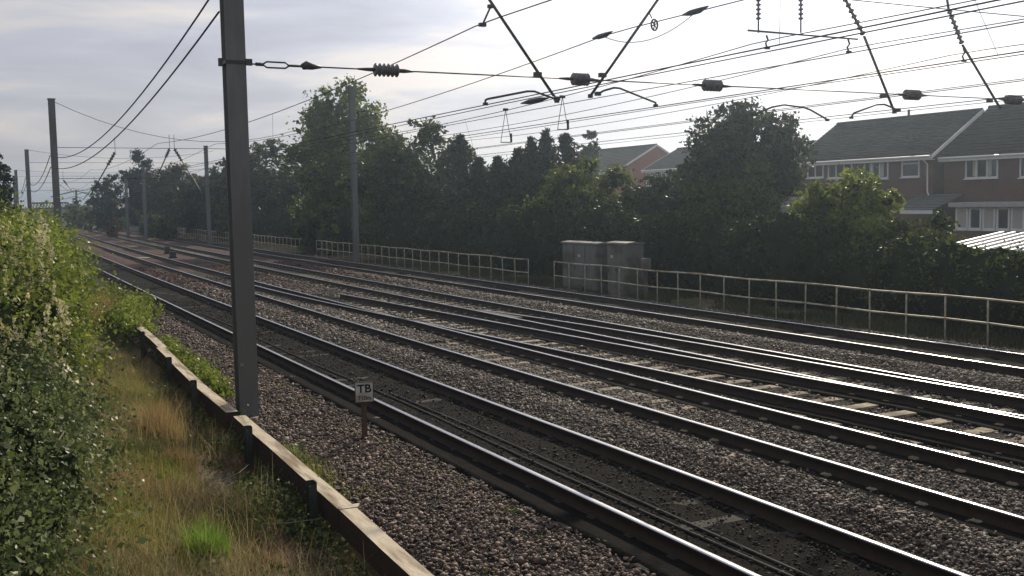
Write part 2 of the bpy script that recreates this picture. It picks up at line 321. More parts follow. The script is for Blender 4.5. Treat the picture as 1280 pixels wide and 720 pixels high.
_ef = [np.polynomial.Polynomial.fit([q[1] for q in P_], [q[0]-float(curv(q[1])) for q in P_], 3) for P_ in (pxpath(E_), pxpath(F_))]
for f_, wd, ya, yb_ in ((_ef[0], .34, 4.5, 20), (_ef[1], .38, 5.5, 38)):  # shadow of the crossover rails painted dark along their camera side
    V, Fc = grime_shade_strip(lambda y, f_=f_, wd=wd: f_(y)-wd, lambda y, f_=f_: f_(y)-.03, ya, yb_, -.135); link('grime_shade_layer', npmesh('grime_shade_layer', V, Fc, grime_shade, smooth=True), XO, kind='stuff')
# timbers of the crossover lying between the two tracks
tim = None; y = 9.
while y < 34:
    if tim is None:
        tim = MB().box((0, 0, 0), (2.9, .25, .12)).build('timber', concrete, XO, bevel=.008); o = tim; o.matrix_parent_inverse = Matrix.Identity(4)
    else: o = tim.copy(); COL.objects.link(o); o.parent = XO; o.matrix_parent_inverse = Matrix.Identity(4)
    o.location = (11.75 + .10*math.sin(y*3) - 12, y - 20, .3 - .222 + .006*math.sin(y*7)); o.rotation_euler = (0, 0, .02*math.sin(y*5)); y += .70
cabm = mat('cable_sheath', (.035, .033, .03), (.055, .05, .045), rough=.7, scale=5)
for dx, lb, y0, y1 in ((0, 'long grey cable lying in the middle of the nearest track, left of its twin', 6, 34), (.16, 'shorter grey cable lying in the nearest track, right of its twin', 5, 17)):
    p = [(6.30+dx+.03*math.sin(y*.5+dx*9)+.006*(y-12), y, -.142) for y in np.arange(y0, y1, .7)]
    MB().tube(p, .017, 6).build('track_cable', cabm, smooth=True, label=lb, cat='cable')
# ------------------------------------------------------------------ masts and overhead line
steel = mat('mast_steel', (.175, .182, .178), (.13, .136, .134), rough=.7, metal=0., scale=4, stretch=(1, 1, .25), dirt=(.125, .122, .11), dscale=1.9)
steel_d = mat('line_steel', (.05, .05, .052), (.08, .075, .07), rough=.5, metal=.5, scale=8)
wirem = mat('wire_copper', (.03, .03, .03), (.04, .038, .035), rough=.9)
porc = mat('insulator_glaze', (.09, .075, .075), (.13, .12, .12), rough=.25, scale=6, spec=.5)
def mast(x, y, h, label, w=.33, z0=None, plate=True, far=False):
    z0 = float(zg(x, y))-.15 if z0 is None else z0
    t = empty('steel_mast', (x, y, z0), label=label, cat='mast', group='steel masts carrying the overhead line')
    b = MB(); b.box((x, y-w/2+.012, z0+h/2), (w, .024, h)); b.box((x, y+w/2-.012, z0+h/2), (w, .024, h)); b.box((x, y, z0+h/2), (.02, w-.048, h)); b.build('column', steel, t)
    if not far:
        c = MB().box((x, y, z0+h+.02), (w+.06, w+.06, .04)); c.build('cap_plate', steel, t)
        if plate: MB().box((x, y, z0+.2), (w+.35, w+.35, .12)).build('base_plate', steel, t)
    return t
m1 = mast(3.88, 16.6, 9.2, 'large steel mast close to the camera, standing by the timber edging', w=.305, plate=False)
b = MB(); b.box((3.88, 16.6, 5.44), (.335, .335, .05)); b.box((4.07, 16.42, 5.44), (.10, .05, .10)); b.box((3.63, 16.42, 5.42), (.06, .06, .12)); b.build('clamp_band', steel_d, m1)
b = MB(); b.box((3.85, 16.6, 6.86), (.50, .42, .05)); b.prism([(4.02, 16.4, 6.8), (4.22, 16.4, 6.9), (4.02, 16.4, 7.0)], (0, .1, 0)); b.prism([(3.68, 16.4, 6.8), (3.55, 16.4, 6.9), (3.68, 16.4, 7.0)], (0, .1, 0)); b.build('bracket', steel_d, m1)
b = MB()
for s in (-1, 1): b.tube([(3.78+.03*s, 16.418, .64), (3.78-.03*s, 16.418, .70)], .006, 4); 
b.tube([(3.75, 16.418, .67), (3.81, 16.418, .67)], .006, 4); b.build('chalk_mark', mat('chalk', (.30, .30, .28)), m1)
labs = ['first mast beyond the large one on the left line, its foot behind the bushes', 'second mast beyond the large one, along the left line', 'third mast beyond the large one on the left, above the bushes', 'fourth mast beyond the large one on the left, shorter in view', 'fifth mast beyond the large one on the left, tiny']
left = [(64, 53.3, 123), (33, 90, 186), (19.5, 127, 212), (17, 143, 219), (12, 164, 229)]
LM = []
for (px, y, yt), lb in zip(left, labs):
    p = at(px, yt, Y=y); x = p[0]; z0 = float(zg(x, y))-.1; LM.append((x, y, p[2])); mast(x, y, p[2]-z0, lb, w=.29, far=(y > 60))
rm = [(439, 300, 108, 'right hand mast rising against the tall light tree, behind the tube railing', None), (257, 288, 182, 'right hand mast beside the edge of the large mast, against dark trees', None), (178.5, 283, 207, 'thin mast against the brown-green tree', None), (157, 284, 222, 'thin mast left of the brown-green tree, beside the dark pine', None), (122, 284, 238, 'thin far mast standing over the pale distant bushes', None), (95, 284, 238, 'farthest mast with a short cross arm, over the distant line', None)]
RM = []
for i, (px, yb_, yt, lb, _) in enumerate(rm):
    Y = (57.0, 93., 112., 128., 160., 190.)[i]; p = at(px, yt, Y=Y); RM.append(p); z0 = float(zg(p[0], Y))-.1; mast(p[0], Y, p[2]-z0, lb, w=.30, far=(i > 1))
mast(24.2, 16.6, 9.2, 'mast at the right end of the nearest headspan', w=.345)
mast(4.0, -20.1, 9.2, 'mast on the left line behind the camera', w=.345); mast(24.2, -20.1, 9.2, 'mast on the right line behind the camera', w=.345)

def insulator(parent, a, bb, r=.10, n=6, core=.03, name='insulator'):
    a = Vector(a); c = Vector(bb); b = MB(); ln = (c-a).length; d = (c-a)/ln
    pts, rs = [], []
    for i in range(n):
        for f_, rr in ((.02, core), (.18, r*.92), (.30, r), (.42, r*.92), (.60, core)): pts.append(a + d*ln*(i+f_+.2)/(n)); rs.append(rr)
    b.tube(pts, rs, 12); return b.build(name, porc, parent, smooth=True)
def wireobj(name, pts, r, label=None, parent=None, m=None, cat='overhead wire', group=None):
    b = MB().tube(pts, r, 5); return b.build(name, m or wirem, parent, smooth=True, **({} if parent is not None else dict(label=label, cat=cat, group=group)))
# nearest headspan, in the plane Y = 16.6
HY = 16.6
def hp(x, y): p = at(x, y, Y=HY); return (p[0], HY, p[2])
hs = empty('headspan', (14, HY, 5.4), label='nearest headspan: cross wires, insulators and sloping drop tubes over all tracks', cat='headspan')
# lower span wire, from insulator to insulator
zw = 5.44
seg = [(4.1, 6.05), (6.95, 10.05), (10.65, 13.05), (13.75, 18.75), (19.6, 21.9), (22.6, 24.0)]
b = MB()
for x0, x1 in ((4.1, 4.35), (4.75, 5.0), (5.3, 6.2), (6.65, 10.0), (10.6, 13.15), (13.6, 18.8), (19.3, 22.3), (22.8, 24.05)): MB().tube([(x0, HY, zw), (x1, HY, zw)], .012, 6).build('span_wire', steel_d, hs, smooth=True)
b = MB()
for s in (-1, 1): b.tube([(4.33, HY, zw), (4.40, HY, zw+.045*s), (4.70, HY, zw+.045*s), (4.77, HY, zw)], .014, 6)
b.tube([(4.22, HY, zw), (4.35, HY, zw)], .028, 6); b.tube([(4.74, HY, zw), (4.98, HY, zw)], .02, 6); b.tube([(4.98, HY, zw-.01), (5.05, HY, zw+.02), (5.15, HY, zw), (5.3, HY, zw)], [.05, .07, .05, .02], 8)
b.build('turnbuckle', steel_d, hs, smooth=True)
for x0, x1, r in ((6.20, 6.66, .115), (10.10, 10.46, .12), (13.16, 13.6, .12), (18.85, 19.3, .12), (22.3, 22.8, .12)):
    insulator(hs, (x0, HY, zw), (x1, HY, zw), r, 6, .075)
    MB().tube([(x0-.28, HY, zw), (x0-.1, HY, zw), (x0+.02, HY, zw)], [.015, .03, .035], 8).build('clamp', steel_d, hs, smooth=True); MB().tube([(x1-.02, HY, zw), (x1+.1, HY, zw), (x1+.28, HY, zw)], [.035, .035, .015], 8).build('clamp', steel_d, hs, smooth=True)
# upper span wire and head wires
for zc, sag, nm in ((7.45, .05, 'span_wire'), (8.7, 1.0, 'head_wire')):
    wireobj(nm, [(x, HY, zc - sag*(1-((x-14)/10.2)**2)) for x in np.linspace(3.9, 24.1, 21)], .012, parent=hs)
def tubepart(p0, p1, r=.028, nm='drop_tube', par=None): return MB().tube([p0, p1], r, 8).build(nm, steel_d, par or hs, smooth=True)
def ext(p0, p1, k): return tuple(np.array(p0) + (np.array(p0)-np.array(p1))*k)
q0, q1 = hp(612, 0), hp(697, 127); tubepart(ext(q0, q1, .35), q1)
q0, q1 = hp(822, 0), hp(738, 120); tubepart(ext(q0, q1, .22), q1)
q0, q1 = hp(1080, 45), hp(1118, 140); tubepart(q0, q1); insulator(hs, hp(1080, 45), hp(1055, -4), .065, 7, .03); tubepart(hp(1055, -3), hp(1048, -20))
q0, q1 = hp(1203, 56), hp(1250, 135); tubepart(q0, q1); insulator(hs, hp(1203, 56), hp(1186, 12), .065, 7, .03); tubepart(hp(1186, 13), hp(1182, -12))
tubepart(hp(935, 38), hp(1072, 49), .02, 'cross_bar')
for x in (948, 1001): 
    tubepart(hp(x, 41), hp(x, 22), .016, 'hanger_rod'); insulator(hs, hp(x, 26), hp(x, -14), .055, 7, .022); tubepart(hp(x, -12), (hp(x, 0)[0], HY, 7.42), .012, 'hanger_rod')
def arm(pts, label=None):
    P = [hp(*p) for p in pts]; P = [(p[0], HY - .12, p[2]) for p in P]
    MB().tube(P, .02, 8).build('steady_arm', steel_d, hs, smooth=True)
    b = MB(); e_ = P[-1]; b.box((e_[0], e_[1], e_[2]-.01), (.08, .05, .05)); s_ = P[0]; b.box((s_[0], s_[1], s_[2]), (.10, .08, .07)); b.build('clip', steel_d, hs)
arm([(692, 124), (683, 122), (664, 115), (655, 115), (606, 124.5), (603, 126), (603, 130)])
arm([(743, 118), (751, 114), (763, 110.5), (770, 111), (810, 127), (815, 129), (815, 132)])
arm([(938, 144), (960, 134.5), (975, 131.5), (1000, 135), (1008, 138), (1029, 150)])
arm([(1117, 138), (1100, 131), (1090, 131.5), (1062, 142), (1059, 147)])
b = MB()   # pulley hanging from the second tube, clamps at the tube ends
p = hp(811, 17); b.tube([hp(811, 15), hp(815, 23)], .012, 6)
c = hp(818, 31); ring = [(c[0]+.075*math.cos(t), HY, c[2]+.105*math.sin(t)) for t in np.linspace(0, 2*math.pi, 17)]; b.tube(ring, .018, 6)
for k in range(3): t = k*math.pi/3+.3; b.tube([(c[0]-.07*math.cos(t), HY, c[2]-.1*math.sin(t)), (c[0]+.07*math.cos(t), HY, c[2]+.1*math.sin(t))], .012, 5)
b.build('pulley', steel_d, hs)
b = MB(); b.tube([hp(613, 9), hp(608, 20), hp(603, 31)], .018, 6); b.box(hp(603, 31), (.12, .08, .06)); b.box(hp(613, 8), (.09, .07, .06)); b.build('hook', steel_d, hs)
for x, y in ((958, 44), (1060, 49), (1204, 60)):
    b = MB(); b.tube([hp(x, y), hp(x+2, y+6), hp(x-1, y+10), hp(x+1, y+16)], .02, 6); b.box(hp(x+1, y+16), (.11, .06, .05)); b.build('hook', steel_d, hs)
for x, y in ((672, 93), (753, 94), (1104, 120), (1237, 126)): MB().box(hp(x, y), (.14, .08, .08)).build('clamp', steel_d, hs)
for x, y in ((696, 126), (738, 120), (1118, 140), (1250, 134)): MB().box(hp(x, y), (.07, .07, .07)).build('clamp', steel_d, hs)
# wires that run along the tracks: height as a function of Y between supports
SUP = [-20.1, 16.6, 53.3, 90., 127., 164., 201., 238.]
def run(X, z, y0, y1, sag=0., dx=0.):
    pts = []
    for y in np.unique(np.concatenate([np.arange(y0, min(y1, 60), 1.), np.arange(60, y1, 3.), [y1]])):
        k = max([s for s in SUP if s <= y] + [-56.8]); u = (y-k)/36.8 if y < 53.3 else (y-k)/36.9
        u = min(max(u, 0), 1); idx = SUP.index(k) if k in SUP else 0
        zig = (1 if idx % 2 else -1)*dx*(1-2*u)
        pts.append((X + float(curv(y)) + zig, float(y), z - 4*sag*(.3 if y < 16.6 else 1)*u*(1-u)))
    return pts
WG = 'overhead wires strung along the tracks'
spec = [('contact_wire', 8.2, 4.90, 0, .009, 'contact wire held at the left hand steady arm of the nearest headspan'),
 ('contact_wire', 8.9, 5.0, .05, .008, 'wire just right of the left steady arm, carrying a small black link'),
 ('contact_wire', 9.9, 4.98, .03, .007, 'thin wire passing below the two V of drop tubes'),
 ('contact_wire', 11.9, 4.97, 0, .009, 'contact wire held at the steady arm right of the two V tubes'),
 ('contact_wire', 12.7, 5.06, .05, .007, 'thin wire next to the contact wire of the second steady arm'),
 ('contact_wire', 14.9, 4.99, .02, .007, 'wire running just above the round dense tree'),
 ('contact_wire', 16.4, 5.14, .02, .009, 'contact wire held by the steady arm right of the dense tree'),
 ('contact_wire', 17.25, 4.97, 0, .009, 'contact wire held by the steady arm left of the third drop tube'),
 ('contact_wire', 18.6, 5.05, .03, .007, 'low wire just above the ridge of the roofs'),
 ('catenary_wire', 8.22, 6.34, .42, .011, 'sagging catenary wire hooked to the first drop tube'),
 ('catenary_wire', 11.0, 6.35, .5, .010, 'sagging catenary wire passing behind the second drop tube'),
 ('catenary_wire', 14.6, 6.38, .5, .011, 'sagging catenary wire hooked under the left end of the cross bar'),
 ('catenary_wire', 17.2, 6.40, .5, .010, 'sagging catenary wire hooked under the right end of the cross bar'),
 ('catenary_wire', 20.6, 6.45, .5, .010, 'sagging catenary wire hooked to the rightmost drop tube')]
for nm, X, z, sag, r, lb in spec:
    far = 238. if nm == 'contact_wire' else 201.
    o = wireobj(nm, run(X, z, -20.1, far, sag), r, lb, group=WG)
    if 'black link' in lb:
        p = at(668, 126, X=9.0); MB().tube([(9.0, p[1]-.5, p[2]), (9.0, p[1]-.2, p[2]), (9., p[1]+.2, p[2]), (9., p[1]+.5, p[2])], [.01, .045, .045, .01], 8).build('link', steel_d, o, smooth=True)
    if nm == 'catenary_wire':
        k = 0
        cz = {8.22: 4.90, 11.0: 4.97, 14.6: 4.99, 17.2: 4.97, 20.6: 5.05}[X]
        cX = {8.22: 8.2, 11.0: 11.9, 14.6: 14.9, 17.2: 17.25, 20.6: 18.6}[X]
        db = []
        for y in (4., 9., 24., 31., 38., 46., 61., 70., 80.):
            s0 = [s for s in SUP if s <= y][-1]; u = (y-s0)/36.8; zt = z - 4*sag*(.3 if y < 16.6 else 1)*u*(1-u)
            if y in (9., 31., 70.) and X in (8.22, 11., 14.6):
                MB().tube([(X+float(curv(y)), y, zt), (cX+float(curv(y)), y, cz)], .004, 4).build('dropper', wirem, o)
    if X == 11.0:
        for px, py in ((757, 43), (875, 12)):
            p = at(px, py, X=11.); zt = None
        for Yc in (16.95, 14.1):
            s0 = 16.6 if Yc > 16.6 else -20.1; u = (Yc-s0)/36.8; zt = z - 4*sag*(.3 if Yc < 16.6 else 1)*u*(1-u)
            MB().tube([(11, Yc-.35, zt+.03), (11, Yc-.12, zt), (11, Yc+.12, zt), (11, Yc+.35, zt)], [.012, .05, .05, .012], 8).build('clamp', steel_d, o, smooth=True)
        MB().tube([(11, 16.95-(2.85)*t, 6.33 - .04*t - .55*4*t*(1-t)*.5) for t in np.linspace(0, 1, 12)], .007, 5).build('jumper', wirem, o, smooth=True)
# V hangers under the wires in the middle of the view
for px, py, X, lb in ((632, 137, 12.0, 'V shaped hanger of thin wires, left of its twin, over the conifers'), (703, 121, 12.0, 'V shaped hanger of thin wires, right of its twin, over the conifers')):
    a = at(px, py, X=X); b = MB(); q = at(px-6, py+41, Y=a[1]); q2 = at(px+7, py+41, Y=a[1])
    b.tube([a, q], .008, 5); b.tube([a, q2], .008, 5); b.tube([q, q2], .012, 5); b.tube([q2, q2 + np.array([0, 0, .22])], .03, 6); b.box(tuple(a), (.12, .06, .06)); b.build('wire_hanger', steel_d, label=lb, cat='hanger')
# pair of cables between the left masts
x2 = LM[0][0]
for z0_, z1_, dz, lb in ((6.62, 5.72, .95, 'upper of the two slack cables from the large mast to the mast behind it'), (6.22, 5.18, .85, 'lower of the two slack cables from the large mast to the mast behind it')):
    pts = [(3.68 + (x2-3.86)*t, 16.6 + 36.7*t, z0_ + (z1_-z0_)*t - dz*4*t*(1-t)) for t in np.linspace(0, 1, 24)]
    wireobj('feeder_cable', pts, .016, lb, cat='cable')
    # farther bays, the same sag
    prev = (x2-.18, 53.3, z1_)
    for (mx_, my_, mz_) in LM[1:3]:
        nx = (mx_-.18, my_, z1_); MB().tube([tuple(np.array(prev)*(1-t) + np.array(nx)*t - np.array([0, 0, dz*4*t*(1-t)])) for t in np.linspace(0, 1, 12)], .02, 4).build('feeder_cable', wirem, label=('upper' if z0_ > 6.5 else 'lower') + ' slack cable between the far left masts, ' + ('nearer bay' if my_ < 100 else 'farther bay'), cat='cable'); prev = nx
# farther headspans
def far_headspan(Y, xl, xr, zt, label, zx=(6.9, 5.3), tubes=(), r=.018):
    h = empty('headspan', ((xl+xr)/2, Y, zx[0]), label=label, cat='headspan', group='headspans farther along the line')
    wireobj('head_wire', [(xl+(xr-xl)*t, Y, zt - (zt-zx[0]-.35)*4*t*(1-t)) for t in np.linspace(0, 1, 16)], r*.7, parent=h)
    for z in zx: wireobj('span_wire', [(xl, Y, z), (xr, Y, z)], r*.8, parent=h)
    b = MB(); 
    for (x0, z0, x1, z1) in tubes:
        MB().tube([(x0, Y, z0), (x1, Y, z1)], r*1.6, 6).build('drop_tube', steel_d, h)
        v = np.array([x1-x0, z1-z0]); insulator(h, (x0, Y, z0), (x0+v[0]*.3, Y, z0+v[1]*.3), .09, 5, .05)
        s_ = 1 if x0 > x1 else -1
        MB().tube([(x1, Y, z1+.1), (x1-s_*.6, Y, z1+.3), (x1-s_*1.7, Y, z1+.02)], r*1.1, 5).build('steady_arm', steel_d, h)
        MB().tube([(x0, Y, z0), (x0, Y, z0+.7)], r*.7, 5).build('hanger_rod', steel_d, h)
    return h
def fp(px, py, Y): p = at(px, py, Y=Y); return p[0], p[2]
Y2 = 53.3
tb = []
for (a, c) in (((144, 190), (112, 246)), ((212, 186), (196, 222)), ((218, 186), (250, 238))): (x0, z0), (x1, z1) = fp(*a, Y2), fp(*c, Y2); tb.append((x0, z0, x1, z1))
z_up = fp(150, 185, Y2)[1]; z_lo = fp(150, 223, Y2)[1]
far_headspan(Y2, LM[0][0], fp(439, 200, Y2)[0], LM[0][2]-.1, 'second headspan, with a long drop tube slanting down left of the pine', (z_up, z_lo), tb)
tb = []
for (a, c) in (((79, 225), (96, 245)), ((118, 232), (104, 250)), ((150, 225), (160, 243))): (x0, z0), (x1, z1) = fp(*a, 90.), fp(*c, 90.); tb.append((x0, z0, x1, z1))
far_headspan(90., LM[1][0], RM[1][0], 7.9, 'third headspan along the line, between the thin far masts', (6.9, 5.3), tb)
far_headspan(127., LM[2][0], RM[3][0]+4, 7.6, 'fourth headspan, small above the far end of the tracks', (6.9, 5.3), [(9., 6.6, 10.5, 5.2), (15., 6.6, 13.6, 5.2)])
# far gantry
gY = 235.; x0, zt = fp(38, 254, gY); x1, _ = fp(85, 254, gY)
g = empty('signal_gantry', (x0, gY, 0), label='lattice gantry across the line in the far distance by the left masts', cat='gantry')
b = MB(); b.tube([(x0, gY, zt), (x1, gY, zt)], .16, 4); b.tube([(x0, gY, zt-1.1), (x1, gY, zt-1.1)], .16, 4)
n_l = 12
for k in range(n_l): xa = x0+(x1-x0)*k/n_l; xb = x0+(x1-x0)*(k+1)/n_l; b.tube([(xa, gY, zt), (xb, gY, zt-1.1)], .07, 4); b.tube([(xa, gY, zt), (xa, gY, zt-1.1)], .07, 4)
b.build('beam', steel_d, g)
for x in (x0, (x0+x1)/2+2, x1): MB().box((x, gY, zt/2-.5), (.4, .4, zt+1)).build('leg', steel_d, g)

# ------------------------------------------------------------------ tube railing
gal = mat('railing_paint', (.46, .43, .33), (.34, .31, .22), rough=.6, metal=.1, scale=6, dirt=(.22, .17, .10), dscale=2.5)
def rail_y(p0, p1, label, sp=1.14):
    Y0, Y1 = p0, p1; X = lambda y: 19.95 + float(curv(y)) - .25
    t = empty('tube_railing', (X(Y0), Y0, -.3), label=label, cat='railing', group='tube railing behind the far track')
    n = max(1, round((Y1-Y0)/sp)); ysf = np.linspace(Y0, Y1, n+1)
    for z, nm in ((.87, 'top_rail'), (.34, 'mid_rail')): MB().tube([(X(y), y, z + .016*math.sin(y*1.3)) for y in ysf], .025, 6).build(nm, gal, t, smooth=True)
    p = MB().tube([(0, 0, 0), (0, 0, 1.19)], .021, 6); first = None
    for y in ysf:
        if first is None: first = p.build('post', gal, t, smooth=True); o = first
        else: o = first.copy(); COL.objects.link(o); o.parent = t
        o.matrix_parent_inverse = Matrix.Identity(4); o.location = (X(y)-t.location[0], y-Y0, 0); o.rotation_euler = (random.uniform(-.012, .012), random.uniform(-.012, .012), 0)
rail_y(4.9, 34.1, 'pale tube railing in front of the cabinets, running off the right of the view')
rail_y(36.2, 65.5, 'pale tube railing left of the gap by the cabinets, below the tall light tree')
rail_y(68.5, 92., 'pale tube railing right of the large mast, beyond the second gap')
rail_y(93.5, 124., 'far tube railing left of the large mast, next bay')
rail_y(125.5, 170., 'farthest tube railing left of the large mast, below the dark pine', 1.6)
# ------------------------------------------------------------------ relay cabinets
cabp = mat('cabinet_paint', (.13, .125, .115), (.16, .15, .14), rough=.65, scale=3, dirt=(.08, .07, .06), dscale=1.2)
capm = mat('cabinet_roof', (.13, .125, .115), (.17, .16, .145), rough=.6, scale=3)
def cabinet(px0, px1, ptop, label, ndoor):
    X = 20.75; a = at(px0, ptop, X=X); c = at(px1, ptop, X=X); y1, y0 = a[1], c[1]; zt = (a[2]+c[2])/2; ym = (y0+y1)/2; z0 = -.3; dx = .75
    t = empty('relay_cabinet', (X+dx/2, ym, z0), label=label, cat='cabinet', group='grey relay cabinets behind the railing')
    MB().box((X+dx/2, ym, (z0+zt)/2), (dx, y1-y0, zt-z0)).build('body', cabp, t, bevel=.01)
    MB().prism([(X-.05, y0-.05, zt+.01), (X+dx+.05, y0-.05, zt+.01), (X+dx+.03, y0-.05, zt+.06), (X+dx/2, y0-.05, zt+.10), (X-.03, y0-.05, zt+.06)], (0, y1-y0+.1, 0)).build('roof', capm, t)
    w = (y1-y0-.08)/ndoor
    for k in range(ndoor):
        yc = y0+.04+w*(k+.5); d = MB().box((X-.012, yc, (z0+zt)/2+.02), (.024, w-.05, zt-z0-.2)).build('door', cabp, t, bevel=.004)
        MB().box((X-.035, yc+w*.36, (z0+zt)/2), (.03, .03, .16)).build('handle', steel_d, d)
        for q in range(5): MB().box((X-.027, yc, z0+.30+.035*q), (.008, w*.5, .014)).build('louvre', capm, d)
        for zz_ in (.35, .95): MB().box((X-.028, yc-w*.42, z0+zz_), (.012, .03, .09)).build('hinge', steel_d, d)
        if k == 1: MB().box((X-.027, yc, zt-.45), (.006, .16, .11)).build('notice_plate', mat('notice', (.45, .44, .38)), d)
cabinet(703, 747, 305, 'wide grey three door relay cabinet, the left one of the pair', 3)
cabinet(759, 783, 305.5, 'narrower grey relay cabinet, the right one of the pair', 2)
p = at(803, 323, X=20.7)
t = empty('junction_box', (20.85, p[1], -.3), label='small grey box on a post just right of the relay cabinets', cat='box')
MB().box((20.85, p[1], p[2]-.2), (.25, .28, .4)).build('housing', cabp, t, bevel=.01); MB().box((20.85, p[1], (p[2]-.4-.3)/2), (.1, .1, p[2]-.1)).build('post', cabp, t)
# ------------------------------------------------------------------ TB sign
sx, sy = 4.95, 13.99; zs = -.27
t = empty('marker_sign', (sx, sy, zs), label='small white marker board lettered TB 710m on a wooden post', cat='sign')
signw = mat('sign_white', (.50, .49, .43), (.42, .41, .36), rough=.6, scale=8, dirt=(.32, .29, .23), dscale=4); black = mat('sign_black', (.012, .012, .012), (.02, .02, .02), rough=.6)
wood_d = mat('post_wood', (.10, .065, .045), (.06, .042, .03), rough=.85, scale=4, stretch=(3, 3, .4))
MB().box((sx, sy+.035, zs+.36), (.07, .05, .78)).build('post', wood_d, t, bevel=.004)
rzs = -math.radians(12)
bo = MB().box((0, 0, 0), (.255, .012, .285)).build('board', signw, t, bevel=.003); bo.matrix_parent_inverse = Matrix.Identity(4); bo.location = (0, 0, .495-zs); bo.rotation_euler = (0, 0, rzs)
fr = MB()
for s in (-1, 1): fr.box((s*.131, -.002, 0), (.009, .02, .30)); fr.box((0, -.002, s*.146), (.27, .02, .009))
o = fr.build('frame', wood_d, bo); o.matrix_parent_inverse = Matrix.Identity(4)
def text(s, size, loc, par, m, name='lettering', rot=(math.pi/2, 0, 0), wscale=1., thick=.004):
    c = D.curves.new(name, 'FONT'); c.body = s; c.size = size; c.align_x = 'CENTER'; c.align_y = 'CENTER'; c.extrude = .0012; c.offset = thick
    o = D.objects.new(name, c); COL.objects.link(o); bpy.context.view_layer.update(); dg = bpy.context.evaluated_depsgraph_get(); me = D.meshes.new_from_object(o.evaluated_get(dg)); D.objects.remove(o)
    me.materials.clear(); me.materials.append(m); me.name = name; q = D.objects.new(name, me); COL.objects.link(q); q.parent = par; q.location = loc; q.rotation_euler = rot; q.scale = (wscale, 1, 1); return q
text('TB', .165, (0, -.0085, .045), bo, black, wscale=1.05); text('710m', .085, (0, -.0085, -.088), bo, mat('sign_brown', (.07, .045, .02), (.05, .03, .015), rough=.6), thick=.002)
# ------------------------------------------------------------------ timber edging with its posts
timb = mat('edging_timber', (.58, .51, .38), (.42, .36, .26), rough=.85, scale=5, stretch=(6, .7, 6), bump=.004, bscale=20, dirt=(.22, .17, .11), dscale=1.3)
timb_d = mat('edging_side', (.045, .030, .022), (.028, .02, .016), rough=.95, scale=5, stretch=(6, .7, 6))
def edge_x(y): return float(np.interp(y, [5, 8, 11.1, 16, 19, 24, 30, 44], [3.17, 3.31, 3.43, 3.56, 3.62, 3.84, 4.05, 4.7]))
def plank(y0, y1, dz, label, w=.185, sh=0.):
    t = empty('timber_edging', (edge_x(y0), y0, -.4), label=label, cat='edging board', group='timber edging boards along the ballast')
    b = MB(); n = max(2, int((y1-y0)/.6)); ysp = np.linspace(y0, y1, n); V = []
    for k in range(n-1):
        ya, yb_ = ysp[k], ysp[k+1]; za, zb_ = .005*math.sin(ya*2)+dz, .005*math.sin(yb_*2)+dz; xa, xb = edge_x(ya)+sh, edge_x(yb_)+sh
        b.v += [(xa-w/2, ya, za), (xa+w/2, ya, za), (xb+w/2, yb_, zb_), (xb-w/2, yb_, zb_), (xa-w/2, ya, za-.26), (xa+w/2, ya, za-.26), (xb+w/2, yb_, zb_-.26), (xb-w/2, yb_, zb_-.26)]
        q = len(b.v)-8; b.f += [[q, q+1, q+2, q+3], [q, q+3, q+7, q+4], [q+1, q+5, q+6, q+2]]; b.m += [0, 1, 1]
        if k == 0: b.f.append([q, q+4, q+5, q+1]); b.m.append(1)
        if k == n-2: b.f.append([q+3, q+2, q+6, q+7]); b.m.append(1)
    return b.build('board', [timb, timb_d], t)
plank(4.6, 10.25, .0, 'nearest timber edging board, running off the bottom of the view')
plank(10.27, 15.75, -.005, 'timber edging board between the crack and the large mast')
plank(15.9, 24.3, .035, 'timber edging board beyond the large mast', sh=-.08)
plank(24.5, 33, .0, 'far timber edging board, half hidden in ivy')
wsp = MB(); wsp.prism([(3.30, 10.22, .004), (3.50, 10.20, .006), (3.56, 10.30, .012), (3.46, 10.29, .014), (3.34, 10.32, .010)], (0, 0, .008)); 
wsp.build('wood_splinter', timb, label='splintered piece of wood on the crack between two edging boards', cat='splinter')
post_m = mat('post_green', (.022, .028, .026), (.035, .04, .034), rough=.7, scale=6, spec=.3)
for y, lb in ((10.95, 'nearest dark green stake holding the timber edging'), (14.2, 'dark green stake just before the large mast'), (18.1, 'third dark green stake, left of the large mast'), (21.2, 'fourth dark green stake, beside low ivy'), (26., 'farthest dark stake of the timber edging')):
    x = edge_x(y)-.155-(.08 if y > 15.9 else 0); dz = .07 if y > 15.9 else 0; b = MB(); b.box((x, y, -.25+dz), (.012, .11, .80)); b.box((x-.045, y+.049, -.25+dz), (.08, .012, .80)); b.box((x-.045, y-.049, -.27+dz), (.08, .012, .76))
    b.build('edging_stake', post_m, label=lb, cat='stake', group='dark green stakes of the edging')
